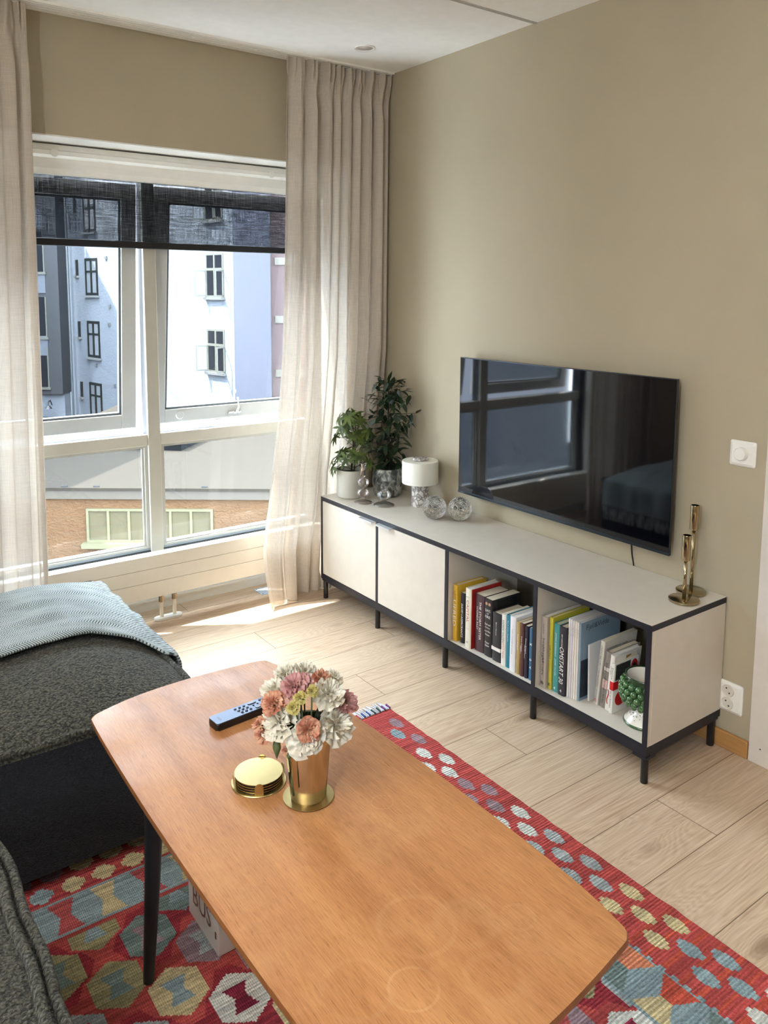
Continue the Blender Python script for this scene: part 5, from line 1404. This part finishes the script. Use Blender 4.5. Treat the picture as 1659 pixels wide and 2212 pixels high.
# white building: facade recedes to the left
W0 = PT(-5.85, 31.3)
wdir = (hR*-7.6+hF*7.0).normalized(); wout = Vector((wdir.y*-1, wdir.x, 0))
if wout.dot(-hF) < 0: wout = -wout
wh = thing('white_building', 'tall white rendered building across the courtyard', 'building', W0+Vector((0, 0, -6)))
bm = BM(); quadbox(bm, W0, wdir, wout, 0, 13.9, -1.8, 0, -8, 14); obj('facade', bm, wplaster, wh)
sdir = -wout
bm = BM(); quadbox(bm, W0, sdir, -wdir, .0, 1.82, 0, .02, -8, 14); obj('end_wall', bm, shade_plaster, wh)
def bwin(a0, a1, z0, z1, kind):
    bm = BM(); e = .13 if kind == 'dark' else .07
    mf = darkfr if kind == 'dark' else palefr
    quadbox(bm, W0, wdir, wout, a0, a1, .0, .03, z1-e, z1); quadbox(bm, W0, wdir, wout, a0, a1, 0, .03, z0, z0+e)
    quadbox(bm, W0, wdir, wout, a0, a0+e, 0, .03, z0+e, z1-e); quadbox(bm, W0, wdir, wout, a1-e, a1, 0, .03, z0+e, z1-e)
    if a1-a0 > .8:
        mz = z0+(z1-z0)*.64; mc = (a0+a1)/2
        quadbox(bm, W0, wdir, wout, a0+e, a1-e, 0, .04, mz-.05, mz+.05); quadbox(bm, W0, wdir, wout, mc-e*.55, mc+e*.55, 0, .04, z0+e, mz-.05); quadbox(bm, W0, wdir, wout, mc-e*.55, mc+e*.55, 0, .04, mz+.05, z1-e)
    f = obj('window', bm, mf, wh)
    bm = BM(); quadbox(bm, W0, wdir, wout, a0+e, a1-e, .004, .012, z0+e, z1-e); obj('pane', bm, blk2 if kind == 'dark' and a1-a0 > .8 else blk, f)
    bm = BM(); quadbox(bm, W0, wdir, wout, a0-.08, a1+.05, 0, .14, z0-.1, z0); obj('window_sill', bm, mat('stone_sill', xrgb(196, 198, 198), .6), f)
    if kind == 'pale':
        bm = BM()
        mz = z0+(z1-z0)*.62
        for aa, dr_ in ((a0, 1), (a1, -1)):
            d1 = (wout*1.0+wdir*(.25*-dr_)).normalized(); d0 = Vector((d1.y, -d1.x, 0))
            for (p0, p1, q0, q1) in ((0, .05, z0+.03, mz), (.45, .5, z0+.03, mz), (.05, .45, z0+.03, z0+.09), (.05, .45, mz-.06, mz)):
                quadbox(bm, W0+wdir*aa, d1, d0, p0, p1, -.02, .02, q0, q1)
        obj('open_casement', bm, palefr, f)
for z in (4.22, 1.22, -1.78): bwin(.62, 1.78, z, z+1.72, 'pale')
for z in (4.22, 1.22, -1.78, -4.78):
    bwin(10.55, 11.75, z, z+1.77, 'dark')
    bwin(12.45, 12.68, z+.95, z+1.72, 'dark')
for (a, z) in ((9.6, 3.0), (9.4, .75), (9.5, -.1), (10.9, -2.1), (9.2, -2.95)):
    bm = BM(); quadbox(bm, W0, wdir, wout, a, a+.18, 0, .06, z-.1, z+.05); obj('air_vent', bm, mat('vent_grey', xrgb(160, 168, 170), .6), wh)
bm = BM(); tube(bm, [W0+wdir*13.35+wout*.12+Vector((0, 0, z)) for z in (-7, 14)], .07, 10); obj('downpipe', bm, mat('zinc_pipe', xrgb(176, 188, 196), .4), wh)
# brick house at the right
bk = thing('brick_building', 'pink brick building with pale bands right of the white one', 'building', PT(-4.0, 34, -6))
OB = PT(-4.9, 33.6)
mt, nt, b = newmat('pink_brick')
br = N(nt, 'ShaderNodeTexBrick', {'Vector': coords(nt, (1, 1, 1), (PI/2, 0, 0)), 'Color1': xrgb(178, 136, 136), 'Color2': xrgb(164, 122, 124), 'Mortar': xrgb(190, 176, 172), 'Scale': 4.0, 'Mortar Size': .02})
nt.links.new(br.outputs[0], b.inputs['Base Color']); b.inputs['Roughness'].default_value = .9
bm = BM(); quadbox(bm, OB, hR, -hF, 0, 12, -6, 0, -8, 14); obj('brick_wall', bm, mt, bk)
bm = BM()
for z in (2.55, .15, -2.1): quadbox(bm, OB, hR, -hF, .35, 12, 0, .05, z, z+.3)
obj('string_course', bm, mat('course_pale', xrgb(206, 196, 176), .7), bk)
bm = BM(); tube(bm, [OB+hR*.15-hF*.12+Vector((0, 0, z)) for z in (-7, 14)], .07, 8); obj('downpipe', bm, mat('brown_pipe', xrgb(110, 100, 100), .5), bk)
# dark bay wing at the left
by = thing('bay_wing', 'dark slate hung bay with windows at the far left outside', 'building', PT(-16.5, 39, -6))
OY = PT(-15.72, 39.0)
bm = BM(); quadbox(bm, OY, -hR, hF, 0, 4.6, 0, 1.05, -3.6, 14); obj('bay_wall', bm, mat('slate_dark', xrgb(84, 88, 98), .6, var=.1), by)
bm = BM(); quadbox(bm, OY, -hR, hF, .05, 4.6, .3, 1.05, -7, -3.601); obj('base_wall', bm, wplaster, by)
for z in (4.0, .97, -2.05):
    bm = BM(); quadbox(bm, OY, -hR, -hF, .62, 1.9, 0, .05, z+.35, z+1.30); obj('spandrel_panel', bm, mat('panel_pale', xrgb(176, 186, 204), .6), by)
for z in (3.98-1.65, .95-1.75, -3.25):
    bm = BM()
    for a in (.62, 1.05, 1.10, 1.55): quadbox(bm, OY, -hR, -hF, a, a+.06, 0, .06, z, z+1.95)
    quadbox(bm, OY, -hR, -hF, .55, 1.9, 0, .12, z-.12, z-.001)
    f = obj('window', bm, palefr, by)
    bm = BM(); quadbox(bm, OY, -hR, -hF, .68, 1.9, .002, .02, z+.02, z+1.93); obj('pane', bm, blk, f)
wl = thing('yard_lamp', 'small black swan neck lamp on the pale wall far left outside', 'lamp', PT(-16.6, 38.9, -4.2))
q = PT(-16.35, 39.15, -4.15)
bm = BM(); tube(bm, [q, q-hF*.2+Vector((0, 0, .25)), q-hF*.4+Vector((0, 0, .2)), q-hF*.42+Vector((0, 0, .02))], .03, 8); obj('bracket', bm, M['blackpl'], wl)
bm = BM(); lathe(bm, [(.18, 0), (.06, .14), (0, .16)], q-hF*.42+Vector((0, 0, -.12)), 14); obj('shade', bm, M['blackpl'], wl)
bm = BM(); quadbox(bm, PT(-16.05, 39.22), -hR, -hF, 0, 1.1, 0, .05, -7, -4.75); gd = obj('yard_door', bm, mat('gate_dark', xrgb(70, 78, 92), .6)); tag(gd, 'dark doorway in the pale base wall far left outside', 'door')
# unseen wings added at the left, shaped to cast the yard's shadows
A0 = Vector((-1.53, 17.0, 0)); m1 = Vector((.71, .70, 0)).normalized(); n1_ = Vector((-.70, .71, 0)).normalized()
nb = thing('unseen_shade_wing', 'unseen grey side wing added left of the courtyard to cast shade', 'building', A0+m1*-4+Vector((0, 0, -6)))
bm = BM(); quadbox(bm, A0, m1, n1_, -13, 4.8, 0, 5, -8, 6.0); obj('side_wall', bm, plaster('pale_render', rgb(84, 86, 92), 5, .3, .03), nb)
B0 = Vector((3.67, 38.2, 0)); m2 = Vector((.518, .855, 0)).normalized(); n2_ = Vector((-.855, .518, 0))
nb = thing('unseen_shade_wing', 'unseen tall wing added beyond the dark bay to shade the facade', 'building', B0+m2*-6+Vector((0, 0, -6)))
bm = BM(); quadbox(bm, B0, m2, n2_, -16, 1.0, 0, 5, -8, 12.0); obj('side_wall', bm, plaster('pale_render', rgb(84, 86, 92), 5, .3, .03), nb)
bm = BM(); quadbox(bm, PT(0, 0), hR, hF, -40, 40, 4, 60, -6.6, -6.5); yd = obj('ground', bm, plaster('yard_ground', xrgb(130, 130, 128), 1, .2)); struct(yd)
